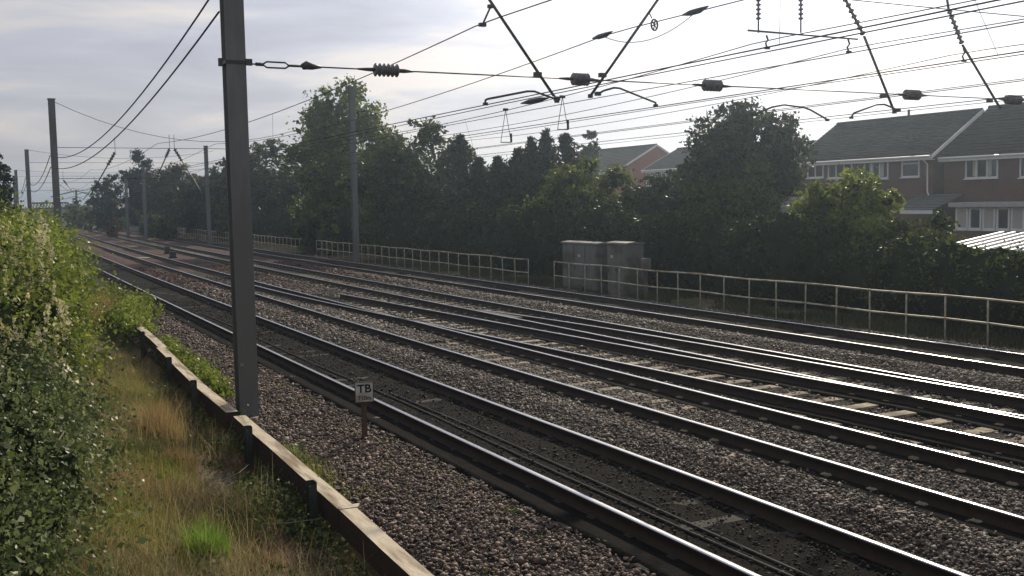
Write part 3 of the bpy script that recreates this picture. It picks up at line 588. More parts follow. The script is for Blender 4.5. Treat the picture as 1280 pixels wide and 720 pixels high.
# ------------------------------------------------------------------ houses
def brickmat(name, c1, c2, mortar):
    m = D.materials.new(name); m.use_nodes = True; t = m.node_tree; n = t.nodes; b = n['Principled BSDF']; b.inputs['Roughness'].default_value = .9
    tcn = n.new('ShaderNodeTexCoord'); sp = n.new('ShaderNodeSeparateXYZ'); t.links.new(tcn.outputs['Object'], sp.inputs[0])
    ad = n.new('ShaderNodeMath'); t.links.new(sp.outputs[0], ad.inputs[0]); t.links.new(sp.outputs[1], ad.inputs[1]); cb = n.new('ShaderNodeCombineXYZ'); t.links.new(ad.outputs[0], cb.inputs[0]); t.links.new(sp.outputs[2], cb.inputs[1])
    br = n.new('ShaderNodeTexBrick'); br.inputs['Scale'].default_value = 1; br.inputs['Brick Width'].default_value = .225; br.inputs['Row Height'].default_value = .075; br.inputs['Mortar Size'].default_value = .008
    br.inputs['Color1'].default_value = (*c1, 1); br.inputs['Color2'].default_value = (*c2, 1); br.inputs['Mortar'].default_value = (*mortar, 1); t.links.new(cb.outputs[0], br.inputs['Vector'])
    nz = n.new('ShaderNodeTexNoise'); nz.inputs['Scale'].default_value = .9; nz.inputs['Detail'].default_value = 5; t.links.new(tcn.outputs['Object'], nz.inputs['Vector'])
    hs = n.new('ShaderNodeHueSaturation'); mr = n.new('ShaderNodeMapRange'); mr.inputs[3].default_value = .7; mr.inputs[4].default_value = 1.3; t.links.new(nz.outputs[0], mr.inputs[0]); t.links.new(mr.outputs[0], hs.inputs['Value']); t.links.new(br.outputs[0], hs.inputs['Color']); t.links.new(hs.outputs[0], b.inputs['Base Color'])
    return m
brick = brickmat('brick_brown', (.10, .036, .027), (.13, .048, .036), (.09, .075, .065)); brick_r = brickmat('brick_red', (.26, .055, .03), (.30, .07, .04), (.18, .10, .08))
tile = mat('roof_tile', (.022, .020, .022), (.04, .035, .035), rough=1., spec=.03, scale=2.2, bump=.01, bscale=8, dirt=(.04, .038, .034), dscale=.8)
tile_b = mat('roof_tile_brown', (.032, .025, .024), (.05, .038, .034), rough=1., spec=.03, scale=2.2, bump=.01, bscale=8, dirt=(.038, .035, .03), dscale=.8)
white = mat('white_plastic', (.70, .70, .70), (.62, .62, .61), rough=.4, scale=3)
glass = mat('window_glass', (.035, .04, .045), (.06, .065, .07), rough=.08, scale=.8, spec=.6); curt = mat('curtain', (.45, .43, .40), (.35, .33, .30), rough=.9, scale=5, stretch=(6, 6, .3))
def roof_plane(p_eave0, p_eave1, p_ridge1, p_ridge0, courses=16, th=.05):
    "stepped tile courses between the eave line and the ridge line"
    b = MB(); e0, e1, r1, r0 = map(Vector, (p_eave0, p_eave1, p_ridge1, p_ridge0)); nrm = (e1-e0).cross(r0-e0).normalized()
    if nrm.z < 0: nrm = -nrm
    for k in range(courses):
        t0, t1 = k/courses, (k+1.08)/courses; a = e0.lerp(r0, t0); c = e1.lerp(r1, t0); d = e1.lerp(r1, t1); f_ = e0.lerp(r0, t1)
        b.v += [tuple(v) for v in (a+nrm*th, c+nrm*th, d+nrm*th*.25, f_+nrm*th*.25, a-nrm*.02, c-nrm*.02, d-nrm*.02, f_-nrm*.02)]; q = len(b.v)-8
        b.f += [[q, q+1, q+2, q+3], [q, q+4, q+5, q+1], [q, q+3, q+7, q+4], [q+1, q+5, q+6, q+2]]; b.m += [0]*4
    return b
def window(par, X, y0, y1, z0, z1, bars=(), transom=None, curtain=False, fw=.07):
    "window in a wall facing -X; y0<y1"
    b = MB(); x = X-.03
    b.box((x, (y0+y1)/2, z1-fw/2), (.08, y1-y0, fw)); b.box((x, (y0+y1)/2, z0+fw/2), (.08, y1-y0, fw))
    for yv in (y0+fw/2, y1-fw/2): b.box((x, yv, (z0+z1)/2), (.08, fw, z1-z0-2*fw))
    for f_ in bars: b.box((x, y0+(y1-y0)*f_, (z0+z1)/2), (.076, fw*.9, z1-z0-2*fw))
    if transom: b.box((x, (y0+y1)/2, z0+(z1-z0)*transom), (.072, y1-y0-2*fw, fw*.8))
    b.box((x-.04, (y0+y1)/2, z0-.03), (.16, y1-y0+.1, .05))
    w = b.build('window', white, par); MB().box((X-.012, (y0+y1)/2, (z0+z1)/2), (.02, y1-y0-.06, z1-z0-.06)).build('pane', glass, w)
    if curtain:
        for yc in (y0+.28*(y1-y0), y0+.7*(y1-y0)): MB().box((X-.028, yc, (z0+z1)/2), (.008, .3, z1-z0-.2)).build('curtain', curt, w)
    return w
def house(label, X, y0, y1, ze, zr, depth, wallm, roofm, z0=.1, ov=.28, left_verge=True, right_verge=True):
    t = empty('brick_house', (X+depth/2, (y0+y1)/2, z0), label=label, cat='house', group='brick houses beyond the hedge')
    xm = X+depth/2
    b = MB(); b.prism([(X, y0, z0), (X, y0, ze), (xm, y0, zr-.12), (X+depth, y0, ze), (X+depth, y0, z0)], (0, y1-y0, 0)); b.build('wall', wallm, t)
    r = roof_plane((X-ov, y0-.15, ze-.12), (X-ov, y1+.15, ze-.12), (xm, y1+.15, zr), (xm, y0-.15, zr)); r2 = roof_plane((X+depth+ov, y0-.15, ze-.12), (X+depth+ov, y1+.15, ze-.12), (xm, y1+.15, zr), (xm, y0-.15, zr))
    q = len(r.v); r.v += r2.v; r.f += [[i+q for i in f_] for f_ in r2.f]; r.m += r2.m
    r.tube([(xm, y0-.15, zr+.03), (xm, y1+.15, zr+.03)], .10, 6); r.build('roof', roofm, t)
    MB().box((X-ov-.01, (y0+y1)/2, ze-.20), (.03, y1-y0+.3, .20)).box((X-ov/2, (y0+y1)/2, ze-.30), (ov, y1-y0+.3, .02)).build('fascia', white, t)
    MB().tube([(X-ov-.07, y0-.1, ze-.13), (X-ov-.07, y1+.1, ze-.13)], .055, 8).build('gutter', white, t)
    def verge(y):
        b = MB()
        for s, xe in ((-1, X-ov), (1, X+depth+ov)):
            d = Vector((xm-xe, 0, zr-(ze-.12))); b.prism([(xe, y, ze-.26), (xe, y, ze-.06), (xm, y, zr+.06), (xm, y, zr-.16)], (0, .04, 0))
        b.build('bargeboard', white, t)
    if right_verge: verge(y0-.20)
    if left_verge: verge(y1+.16)
    return t
XL = 45.
eR = at(1166, 193, X=XL); eL = at(1003, 201, X=XL); rR = at(1225, 138, Y=eR[1]); dep = (rR[0]-XL)*2
hL = house('long brick house with a white bargeboard and a white downpipe at its right end', XL, eR[1], eL[1]+.6, (eR[2]+eL[2])/2, rR[2], dep, brick, tile)
def wpx(X, xa, ya, xb, yb_):
    a = at(xa, ya, X=X); c = at(xb, yb_, X=X); return dict(y0=c[1], y1=a[1], z0=(c[2]), z1=(a[2]))
window(hL, XL, **wpx(XL, 1081, 200.5, 1111, 223), bars=(.36, .68), curtain=True)
window(hL, XL, **wpx(XL, 1128, 197, 1150, 221), transom=.68)
window(hL, XL, **wpx(XL, 1036, 204, 1066, 222), bars=(.33, .66)); window(hL, XL, **wpx(XL, 1010, 206, 1030, 222), bars=(.5,))
a = at(1160, 194, X=XL-.12); c = at(1163, 246, X=XL-.12)
MB().tube([(XL-.32, a[1]+.3, a[2]-.1), (XL-.1, a[1]+.05, a[2]-.45), (XL-.1, a[1]+.02, c[2]+.25), (XL-.25, a[1]-.25, c[2])], .04, 8).build('downpipe', white, hL, smooth=True)
p = at(1136, 140, X=XL+dep/2); MB().tube([(XL+dep/2, p[1], rR[2]), (XL+dep/2, p[1], rR[2]+.45)], .07, 8).build('vent_pipe', steel_d, hL)
p = at(1139, 175, X=XL+1.3); MB().tube([(XL+1.3, p[1], p[2]-.3), (XL+1.3, p[1], p[2]+.6)], .10, 8).build('flue', mat('flue_grey', (.12, .12, .12)), hL)
XR = 45.45
eR2 = at(1280, 190, X=XR); rz = at(1280, 130, X=XR+dep/2)
hR = house('brick house at the right edge of the view, next to the long house', XR, eR2[1]-6, eR[1]-.35, eR2[2]+.02, rR[2]+.12, dep, brick, tile_b, left_verge=False)
window(hR, XR, **wpx(XR, 1208, 195.5, 1248, 222), bars=(.33, .66), curtain=True); window(hR, XR, **wpx(XR, 1276, 195, 1310, 221), bars=(.33, .66))
XE = 43.2
a = at(1192, 256, X=XE); c = at(1300, 292, X=XE)
t = empty('garden_room', (XE+1.1, (a[1]+c[1])/2, .1), label='low white framed sun room against the right hand house', cat='extension')
MB().box((XE+1.1, (a[1]+c[1])/2, .75), (2.2, a[1]-c[1], 1.3)).build('wall', brick, t)
MB().box((XE+1.05, (a[1]+c[1])/2, a[2]+.0), (2.5, a[1]-c[1]+.3, .22)).build('roof', mat('flat_roof_edge', (.40, .40, .41), (.33, .33, .34)), t)
MB().box((XE+1.15, (a[1]+c[1])/2, a[2]-.62), (2.0, a[1]-c[1]-.1, 1.03)).build('inner_wall', mat('room_dark', (.10, .10, .11)), t)
k = 6; yy = np.linspace(c[1]+.05, a[1]-.05, k+1)
for i in range(k): window(t, XE+.12, yy[i]+.03, yy[i+1]-.03, 1.45, a[2]-.14, curtain=(i % 2 == 1), fw=.09)
a = at(1118, 250, X=43.); c = at(1172, 262, X=43.)
t = empty('house_porch', (43.6, (a[1]+c[1])/2, .1), label='lean-to with a sloping grey roof below the downpipe of the long house', cat='extension')
roof_plane((42.6, c[1], a[2]-.55), (42.6, a[1], a[2]-.55), (44.95, a[1], a[2]+.25), (44.95, c[1], a[2]+.25), 6).build('roof', mat('lean_roof', (.08, .08, .08), (.12, .12, .12), rough=.6), t)
MB().box((43.85, (a[1]+c[1])/2, .95), (2.1, a[1]-c[1]-.3, 1.7)).build('wall', brick, t); MB().box((42.57, (a[1]+c[1])/2, a[2]-.62), (.04, a[1]-c[1]+.1, .18)).build('fascia', white, t)
# carport with ribbed translucent roof
Xc = 27.; a = at(1204, 299, X=Xc+1.5); c = at(1300, 316, X=Xc)
t = empty('carport', (Xc+1.5, (a[1]+c[1])/2, 0), label='white ribbed lean-to roof at the right edge, above the ivy', cat='shed')
zc1, zc0 = a[2]+.12, a[2]-.28; y0, y1 = c[1]-2.5, a[1]
MB().prism([(Xc, y0, zc0), (Xc, y0, zc0+.03), (Xc+3, y0, zc1+.03), (Xc+3, y0, zc1)], (0, y1-y0, 0)).build('roof_sheet', mat('roof_sheet', (.55, .56, .57), (.48, .49, .5), rough=.3), t)
y = y0
while y <= y1: MB().prism([(Xc-.03, y, zc0+.03), (Xc-.03, y, zc0+.10), (Xc+3, y, zc1+.10), (Xc+3, y, zc1+.03)], (0, .10, 0)).build('rib', white, t); y += .42
for y in (y0+.1, y1-.1): MB().box((Xc+.05, y, zc0/2), (.1, .1, zc0)).build('post', white, t)
MB().box((Xc-.04, (y0+y1)/2, zc0), (.05, y1-y0+.1, .12)).build('fascia', mat('fascia_dark', (.05, .05, .05)), t)
# red gabled house farther left
Xg = 60.; ea = at(770, 214, X=Xg); ap = at(820, 181, Y=ea[1])
hg = house('red brick house with its gable end facing right, behind the round bush', Xg, ea[1], ea[1]+16, ea[2], ap[2], (ap[0]-Xg)*2, brick_r, tile_b)
ez = at(790, 205, Y=ea[1]); b = MB().box((Xg+6.2, ea[1]-.02, ez[2]-1.2), (1.0, .06, 1.1)).build('window', white, hg); MB().box((Xg+6.2, ea[1]-.06, ez[2]-1.2), (.85, .03, .95)).build('pane', glass, b)
X3 = 58.; a = at(806, 212, X=X3); c = at(905, 208, X=X3)
h3 = house('house with white upper windows between red gable and dense tree', X3, c[1]+1., a[1], a[2], a[2]+2.0, 8, brick, tile)
for xa in (808, 822, 842): window(h3, X3, **wpx(X3, xa, 216, xa+11, 232), bars=(.5,))
X4 = 57.; e4 = at(1008, 180, X=X4)
h4 = house('house showing only some roof between the dense tree and the long house', X4, e4[1]-3, e4[1]+9, e4[2]-2.2, e4[2]+.4, 8, brick, tile)
# pale garden shed
a = at(925, 264, X=29.); c = at(985, 266, X=29.); r_ = at(960, 250, X=30.2)
t = empty('garden_shed', (30.2, (a[1]+c[1])/2, 0), label='small shed with a pale sloping roof behind the hedge, under the dense tree', cat='shed')
roof_plane((28.9, c[1], a[2]-.2), (28.9, a[1], a[2]-.2), (30.2, a[1]-.8, r_[2]+.1), (30.2, c[1]+.2, r_[2]+.1), 5).build('roof', mat('shed_felt', (.30, .32, .33), (.38, .4, .4), rough=.5), t)
MB().box((30.1, (a[1]+c[1])/2, a[2]/2-.15), (2.0, (a[1]-c[1])*.85, a[2])).build('wall', wood_d, t)
p = at(900, 246, X=30.5); t = empty('aerial_pole', (30.5, p[1], 0), label='thin aerial pole with a cross bar, behind the dark hedge', cat='aerial')
MB().tube([(30.5, p[1], 0), (30.5, p[1], p[2])], .03, 6).build('pole', steel_d, t); MB().tube([(30.5, p[1]-.25, p[2]), (30.5, p[1]+.25, p[2])], .03, 6).build('cross_bar', white, t)
# street lamp like bright strip among the trees on the left
p = at(352, 243, X=27.); q = at(382, 226, X=27.5); t = empty('garden_shelter', (27.2, (p[1]+q[1])/2, 0), label='pale slanting roof edge glimpsed among the dark trees left of the tall light tree', cat='shelter')
MB().prism([tuple(p), tuple(p+[0, 0, .18]), tuple(q+[0, 0, .18]), tuple(q)], (1.6, 0, -.1)).build('roof', mat('shelter_pale', (.40, .40, .38)), t); 
for v in (p, q): MB().box((27.8, v[1], v[2]/2), (.12, .12, v[2])).build('post', wood_d, t)

# ------------------------------------------------------------------ foliage
def leafquads(C, size, aspect=.55, droop=.0, up=.5):
    n = len(C); a = rng.standard_normal((n, 3)); a[:, 2] -= droop; a /= np.linalg.norm(a, axis=1)[:, None]
    b = rng.standard_normal((n, 3)); b -= (b*a).sum(1)[:, None]*a; b /= np.linalg.norm(b, axis=1)[:, None]
    s = size*rng.lognormal(0, .36, n); l = (a*s[:, None]); w = b*(s*aspect)[:, None]; c = np.cross(a, b)*(s*.12)[:, None]
    V = np.stack([C-l*.5, C+w*.5-l*.05+c, C+l*.5, C-w*.5-l*.05+c], 1); Fc = np.arange(4*n).reshape(n, 4); return V.reshape(-1, 3), Fc
def clumps(blobs, n, cl=.16, per=26, shell=(.55, 1.02), rough=.12):
    B = np.array(blobs, float); vol = (B[:, 3]*B[:, 4] + B[:, 4]*B[:, 5] + B[:, 3]*B[:, 5]); k = max(4, int(n/per)); idx = rng.choice(len(B), k, p=vol/vol.sum())
    d = rng.standard_normal((k, 3)); d /= np.linalg.norm(d, axis=1)[:, None]
    r = rng.uniform(*shell, k)**.6*(1+rough*rng.standard_normal(k)); ctr = B[idx, :3] + d*B[idx, 3:6]*r[:, None]
    sz = B[idx, 3:6].mean(1)*cl*rng.uniform(.6, 1.5, k); rep = rng.poisson(per, k); I = np.repeat(np.arange(k), rep)
    P = ctr[I] + rng.standard_normal((len(I), 3))*sz[I][:, None]*np.array([1, 1, .75]); return P
bark = mat('bark', (.06, .045, .032), (.09, .07, .05), rough=.95, scale=5, bump=.02)
def G(*c): return c
LM_ = {
 'light': leafmat('leaf_light', [(.05, .08, .010), (.10, .14, .018), (.17, .20, .03), (.055, .09, .012)], trans=.45),
 'mid': leafmat('leaf_mid', [(.028, .046, .009), (.06, .085, .014), (.10, .115, .02)], trans=.38, spec=.15),
 'dark': leafmat('leaf_dark', [(.016, .026, .007), (.032, .046, .011), (.055, .070, .016)], trans=.32, spec=.12, gloss=.5),
 'pine': leafmat('leaf_pine', [(.011, .019, .008), (.02, .031, .011), (.032, .043, .014)], trans=.15, spec=.12, gloss=.55),
 'autumn': leafmat('leaf_autumn', [(.06, .05, .018), (.10, .07, .02), (.05, .06, .02)], trans=.3),
 'orange': leafmat('leaf_orange', [(.20, .09, .02), (.14, .08, .025), (.08, .07, .02)], trans=.3),
 'lime': leafmat('leaf_lime', [(.11, .16, .025), (.18, .22, .035), (.07, .11, .018), (.26, .28, .06)], trans=.5, gloss=.4),
 'bramble': leafmat('leaf_bramble', [(.04, .062, .016), (.09, .12, .032), (.19, .22, .09), (.055, .085, .022)], trans=.45, gloss=.46, spec=.3),
 'cream': leafmat('flower_cream', [(.50, .46, .26), (.62, .58, .36), (.38, .36, .15)], trans=.3, gloss=.6),
}
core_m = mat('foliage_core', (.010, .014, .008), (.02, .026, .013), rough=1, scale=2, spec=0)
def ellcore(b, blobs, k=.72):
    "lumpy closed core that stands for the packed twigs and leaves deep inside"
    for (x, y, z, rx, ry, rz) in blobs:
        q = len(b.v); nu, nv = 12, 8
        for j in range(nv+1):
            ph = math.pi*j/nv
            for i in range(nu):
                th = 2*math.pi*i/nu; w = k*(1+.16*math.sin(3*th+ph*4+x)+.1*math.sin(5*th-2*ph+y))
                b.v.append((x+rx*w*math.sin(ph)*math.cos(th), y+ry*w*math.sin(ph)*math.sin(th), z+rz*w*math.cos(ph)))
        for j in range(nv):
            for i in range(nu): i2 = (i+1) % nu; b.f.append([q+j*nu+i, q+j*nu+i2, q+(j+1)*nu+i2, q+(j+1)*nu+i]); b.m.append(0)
def crown_blobs(x, y, z0, z1, r, n=9, top=.35, seed=0):
    "blobs filling a crown between z0 and z1 with radius r"
    rr = np.random.default_rng(seed); out = []; h = z1-z0; lv = max(3, round(n/2.4))
    for i in range(lv):
        t = i/(lv-1); prof = math.sin(math.pi*(.20+.66*t))**.6; k = 3 if t < .8 else 2
        for j in range(k):
            br = r*rr.uniform(.26, .46)*(1-.2*t); a = i*1.3 + j*2*math.pi/k + rr.uniform(-.5, .5); d = max(0, r*prof-br)*rr.uniform(.75, 1.12)
            zc = z0 + br*.6 + (h-br*1.45)*min(1, t+rr.uniform(-.06, .06)) - (0 if t < .95 else j*br*.7)
            out.append((x+d*math.cos(a), y+d*math.sin(a), zc, br, br, br*rr.uniform(.75, 1.0)))
    out.append((x, y, (z0+z1)/2-.05*h, r*.6, r*.6, h*.36)); return out
def tree(name, label, px, ptop, half, X, kind, zb_=.6, n=9000, leaf=.22, trunk=True, cat='tree', group=None, blobs=None, seed=1, per=24, shell=(.5, 1.02), core=True, cl=.18, aspect=.6, nb=11, depthk=1., Y=None):
    c = at(px, ptop, X=X) if Y is None else at(px, ptop, Y=Y); x, y, zt = c; dep_ = float(np.dot(np.array([x, y, -2.]), F)); r = half*dep_/FPX*1.24; zg0 = float(zg(x, y))
    bl = blobs(x, y, zt, r) if blobs else crown_blobs(x, y, zb_, zt, r, nb, seed=seed)
    if depthk != 1.: bl = [(x+(b_[0]-x), y+(b_[1]-y)*depthk, b_[2], b_[3], b_[4]*depthk, b_[5]) for b_ in bl]
    t = empty(name, (x, y, zg0-.1), label=label, cat=cat, group=group)
    P = clumps(bl, n, cl=cl, per=per, shell=shell); P = P[P[:, 2] > zg(P[:, 0], P[:, 1])+.03]; V, Fc = leafquads(P, leaf, aspect)
    link('crown', npmesh('crown', V, Fc, LM_[kind]), t)
    if core:
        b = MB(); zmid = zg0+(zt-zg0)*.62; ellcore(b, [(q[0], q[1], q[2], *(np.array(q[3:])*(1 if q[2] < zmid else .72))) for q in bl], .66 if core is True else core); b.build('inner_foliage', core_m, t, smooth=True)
    if trunk:
        b = MB(); h = zt-zg0; tr = max(.06, r*.055)
        b.tube([(x, y, zg0-.2), (x+.05*r, y, zg0+h*.3), (x, y+.05*r, zg0+h*.6), (x+.05*r, y, zg0+h*.85)], [tr*1.3, tr, tr*.6, tr*.15], 8)
        rr = np.random.default_rng(seed+50)
        for bb in bl[:9]: z_ = min(bb[2]-bb[5]*.3, zg0+h*.7); s = (x, y, zg0+(z_-zg0)*.55); b.tube([s, tuple((np.array(s)+np.array(bb[:3]))/2+rr.uniform(-.2, .2, 3)), bb[:3]], [tr*.45, tr*.3, tr*.1], 6)
        b.build('trunk', bark, t, smooth=True)
    return t
def cone_blobs(x, y, zt, r, n=9, zb0=.4):
    out = []; h = zt-zb0
    for i in range(n):
        t = i/(n-1); rr = r*(1-t)**.7*.75+.16; k = 3 if t < .75 else 1
        for j in range(k): a = j*2.09+i*1.3; d = r*(1-t)*.45 if k > 1 else 0; out.append((x+d*math.cos(a), y+d*math.sin(a), zb0+h*t*.97, rr, rr, h/n*.75))
    return out
TG = 'trees and bushes beyond the far track'
# background rows first
tree('pine_tree', 'dark pine with a tufted flat top at the left, between two thin masts', 171, 189, 24, 26, 'pine', zb_=1, n=5200, leaf=.42, Y=138, group=TG, seed=3, nb=9, aspect=.3, per=40)
tree('dark_tree', 'smaller dark tree left of the tufted pine', 134, 216, 20, 24, 'dark', zb_=.5, n=3800, leaf=.36, Y=150, group=TG, seed=4)
tree('autumn_tree', 'round olive brown tree right of the tufted pine', 214, 201, 36, 26, 'autumn', zb_=.5, n=9000, leaf=.34, Y=126, group=TG, seed=5)
tree('dark_tree', 'dark tree behind the right hand mast, left of the large mast', 258, 212, 38, 26, 'dark', zb_=.3, n=8000, leaf=.34, Y=112, group=TG, seed=6)
tree('dark_tree', 'dark tree directly left of the large mast', 290, 186, 30, 27, 'dark', zb_=.3, n=6000, leaf=.34, Y=104, group=TG, seed=16)
tree('light_tree', 'loose grey green tree just right of the large mast', 330, 170, 40, 26.5, 'mid', zb_=.3, n=9500, leaf=.28, group=TG, seed=7, core=.5)
tree('dark_tree', 'low dark tree in the dip left of the tall light tree', 372, 205, 44, 28, 'dark', zb_=.3, n=7000, leaf=.28, group=TG, seed=8)
tree('tall_tree', 'tall light green tree, the highest crown in the view', 424, 97, 58, 25.5, 'light', zb_=2.2, n=24000, leaf=.26, group=TG, seed=9, core=.38, per=30, cl=.22, nb=14, shell=(.4, 1.05))
tree('broad_tree', 'broad green tree with ragged top right of the tall light tree', 508, 151, 70, 25.5, 'mid', zb_=.3, n=26000, leaf=.24, group=TG, seed=10, core=.55, nb=13)
tree('broad_tree', 'lower dark tree behind the ragged broad tree', 452, 185, 60, 31, 'dark', zb_=.3, n=8000, leaf=.26, group=TG, seed=20)
def conifer(label, px, ptop, half, X, n, seed):
    x, y, zt = at(px, ptop, X=X); r = half*float(np.dot(np.array([x, y, -2.]), F))/FPX; zg0 = float(zg(x, y)); rr = np.random.default_rng(seed); h = zt-zg0
    ln_ = rr.uniform(-.25, .25); x -= ln_; y += ln_; t = empty('conifer', (x, y, zg0-.1), label=label, cat='conifer', group='row of dark conifers'); P = []
    nb = 150
    for i in range(nb):
        u = (i/nb)**.9*.985; L_ = 1.5*r*(1-u)**.85*rr.uniform(.35, 1.2)+.06; a = i*2.4+rr.uniform(-.5, .5); k = int(n/nb*(.4+1.2*(1-u))); s_ = rr.uniform(.05, 1, k)**.7
        rise = .32*L_*s_ - .25*L_*s_**2; w = .05+.13*L_*(1-.6*s_)
        P.append(np.stack([x+ln_*u+math.cos(a)*L_*s_, y-ln_*u+math.sin(a)*L_*s_, zg0+h*u+rise], 1)+rr.standard_normal((k, 3))*w[:, None]*np.array([1, 1, .7]))
    P.append(np.stack([x+ln_+.03*rr.standard_normal(40), y-ln_+.03*rr.standard_normal(40), zt-rr.uniform(0, .9, 40)], 1))
    V, Fc = leafquads(np.concatenate(P), .20, .34); link('crown', npmesh('crown', V, Fc, LM_['pine']), t)
    MB().tube([(x, y, zg0-.1), (x+.8*ln_, y-.8*ln_, zg0+h*.8), (x+ln_, y-ln_, zt-.1)], [r*.42, r*.12, .02], 8).build('trunk', core_m, t)
for px, pt, hf, lb, X in ((575, 167, 46, 'pointed conifer right of the ragged broad tree', 27), (598, 196, 38, 'short pointed conifer at the dip in the skyline', 26), (622, 195, 44, 'conifer right of the dip in the skyline', 27), (648, 184, 50, 'conifer in the row, third from the dip', 28), (664, 170, 34, 'spiky conifer left of the tallest of the row', 28), (682, 160, 38, 'tallest spiky conifer of the row, over the round bush', 29), (706, 166, 50, 'spiky conifer at the right end of the row', 29), (560, 186, 44, 'conifer half hidden behind the ragged broad tree', 30)):
    conifer(lb, px, pt, hf, X, 11000, px)
tree('small_tree', 'small feathery tree top between the conifers and the red gable house', 736, 163, 13, 42, 'mid', zb_=3., n=4200, leaf=.22, group=TG, seed=12, core=False)
tree('garden_tree', 'mid green tree filling the space behind the conifers', 640, 186, 62, 33, 'dark', zb_=.2, n=16000, leaf=.26, group=TG, seed=13)
tree('round_bush', 'round light green bush left of the red gable house', 727, 190, 58, 25.5, 'light', zb_=-.1, n=17000, leaf=.17, group=TG, seed=14, core=.7, per=26, cl=.16, nb=14)
tree('orange_bush', 'small russet leaved bush low against the dark hedge, left of the cabinets', 682, 268, 17, 23.3, 'orange', zb_=.6, n=900, leaf=.12, group=TG, seed=15, core=False, cat='bush')
tree('dense_tree', 'large dense round topped tree in front of the roofs', 924, 119, 76, 29.5, 'dark', zb_=-.2, n=28000, leaf=.17, group=TG, seed=17, core=.6, nb=22, cl=.15)
tree('garden_bush', 'dark bush with small pale flowers under the dense tree', 925, 205, 62, 27, 'mid', zb_=0, n=13000, leaf=.13, group=TG, seed=18, core=.7, nb=12, cat='bush')
tree('sunlit_bush', 'yellow green bush rising in front of the long house', 1052, 214, 64, 24.5, 'lime', zb_=.3, n=20000, leaf=.13, group=TG, seed=19, core=.5, nb=14, cat='bush')
tree('trailing_bush', 'straggly dark bush before the lean-to of the long house', 1150, 262, 55, 24.5, 'mid', zb_=-.2, n=11000, leaf=.12, group=TG, seed=21, core=.7, nb=12, cat='bush')
tree('dark_bush', 'dark bush right of the round light bush, over the cabinets', 812, 214, 50, 27, 'dark', zb_=-.2, n=11000, leaf=.15, group=TG, seed=22, core=.75, nb=12, cat='bush')
tree('dark_tree', 'dark spreading shrub filling the gap left of the large dense tree', 858, 200, 40, 30, 'dark', zb_=-.2, n=13000, leaf=.16, group=TG, seed=41, core=.75, nb=12)
tree('ivy_bush', 'ivy covered mound at the right edge below the white ribbed roof', 1262, 318, 55, 23.3, 'mid', zb_=-.3, n=9000, leaf=.11, group=TG, seed=23, core=.75, nb=12, cat='bush', trunk=False)
# far left trees
tree('pine_tree', 'dark branch of a tree cut by the left edge of the view', -12, 190, 24, 4, 'pine', zb_=3.5, n=3600, leaf=.2, Y=70, seed=24, core=.5)
tree('low_bush', 'low dark bush above the flowering shrub at the left edge', 4, 236, 14, 3, 'mid', zb_=1, n=2500, leaf=.16, Y=62, seed=25, cat='bush')
for px, pt, hf, Y, kind, lb in ((92, 248, 15, 190, 'light', 'pale green distant bush at the end of the tracks'), (112, 250, 14, 172, 'lime', 'small bright bush beyond the end of the tracks'), (60, 262, 12, 240, 'mid', 'distant bush below the far gantry'), (138, 258, 16, 160, 'mid', 'low dark bush at the foot of the small dark tree'), (188, 262, 12, 118, 'light', 'thin birch sapling with a pale stem beside a thin mast'), (206, 266, 14, 112, 'mid', 'low bush right of the birch sapling'), (140, 272, 8, 128, 'orange', 'little orange bush at the foot of the small dark tree'), (290, 240, 20, 96, 'mid', 'leafy bush at the foot of the trees by the large mast'), (396, 258, 26, 0, 'mid', 'bush at the foot of the tall light tree')):
    tree('low_bush', lb, px, pt, hf, 24, kind, zb_=-.1, n=2600, leaf=.24, Y=Y or 68, seed=px, cat='bush', core=.6, group='low bushes at the foot of the trees')
hedge_far = [(150, 178, 'lower dark greenery closing the far end right of the autumn tree'), (178, 215, 'far greenery at the end of the tracks')]
# station buildings far off
p = at(52, 262, Y=330.); t = empty('distant_building', (p[0], 330, 0), label='pale low building far away below the gantry', cat='building'); MB().box((p[0]+3, 330, p[2]/2), (16, 10, p[2])).build('wall', mat('far_wall', (.30, .31, .33)), t); MB().box((p[0]+3, 330, p[2]+.2), (17, 11, .5)).build('roof', mat('far_roof', (.12, .12, .13)), t)
# boundary hedges, one per stretch
def hedge(y0, y1, X, z0, z1, kind, label, n, leaf, w=1.6):
    bl = []; k = max(2, int((y1-y0)/1.5))
    for i in range(k):
        y = y0+(y1-y0)*(i+.5)/k; z = z0+(z1-z0)*(i+.5)/k+.16*math.sin(y*1.1)+.1*math.sin(y*2.7); x = X+float(curv(y))+.2*math.sin(y*.7); g = float(zg(x, y)); hh = z-g
        bl.append((x, y, g+hh*.40, w*.55, 1.15, hh*.50)); bl.append((x+.1, y+.4, g+hh*.72, w*.45, 1.0, hh*.28))
    t = empty('hedge', (X, (y0+y1)/2, 0), label=label, cat='hedge', group='dark hedges along the railway boundary')
    P = clumps(bl, n, cl=.16, per=18, shell=(.75, 1.05)); V, Fc = leafquads(P, leaf); link('leaves', npmesh('leaves', V, Fc, LM_[kind]), t)
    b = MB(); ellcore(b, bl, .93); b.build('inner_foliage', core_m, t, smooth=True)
hedge(11, 22, 22.6, 1.75, 1.95, 'mid', 'low ivy hedge behind the right part of the tube railing', 15000, .10)
hedge(22, 34, 22.8, 2.35, 2.75, 'dark', 'tall dark hedge behind the railing, right of the relay cabinets', 22000, .11)
hedge(34, 50, 23.0, 2.85, 2.9, 'dark', 'flat topped dark hedge left of the round light bush', 20000, .13)
hedge(50, 80, 23.4, 2.6, 2.6, 'dark', 'dark hedge below the ragged broad tree', 14000, .19)
hedge(80, 150, 23.6, 2.4, 2.2, 'dark', 'far dark hedge left of the large mast', 12000, .28)
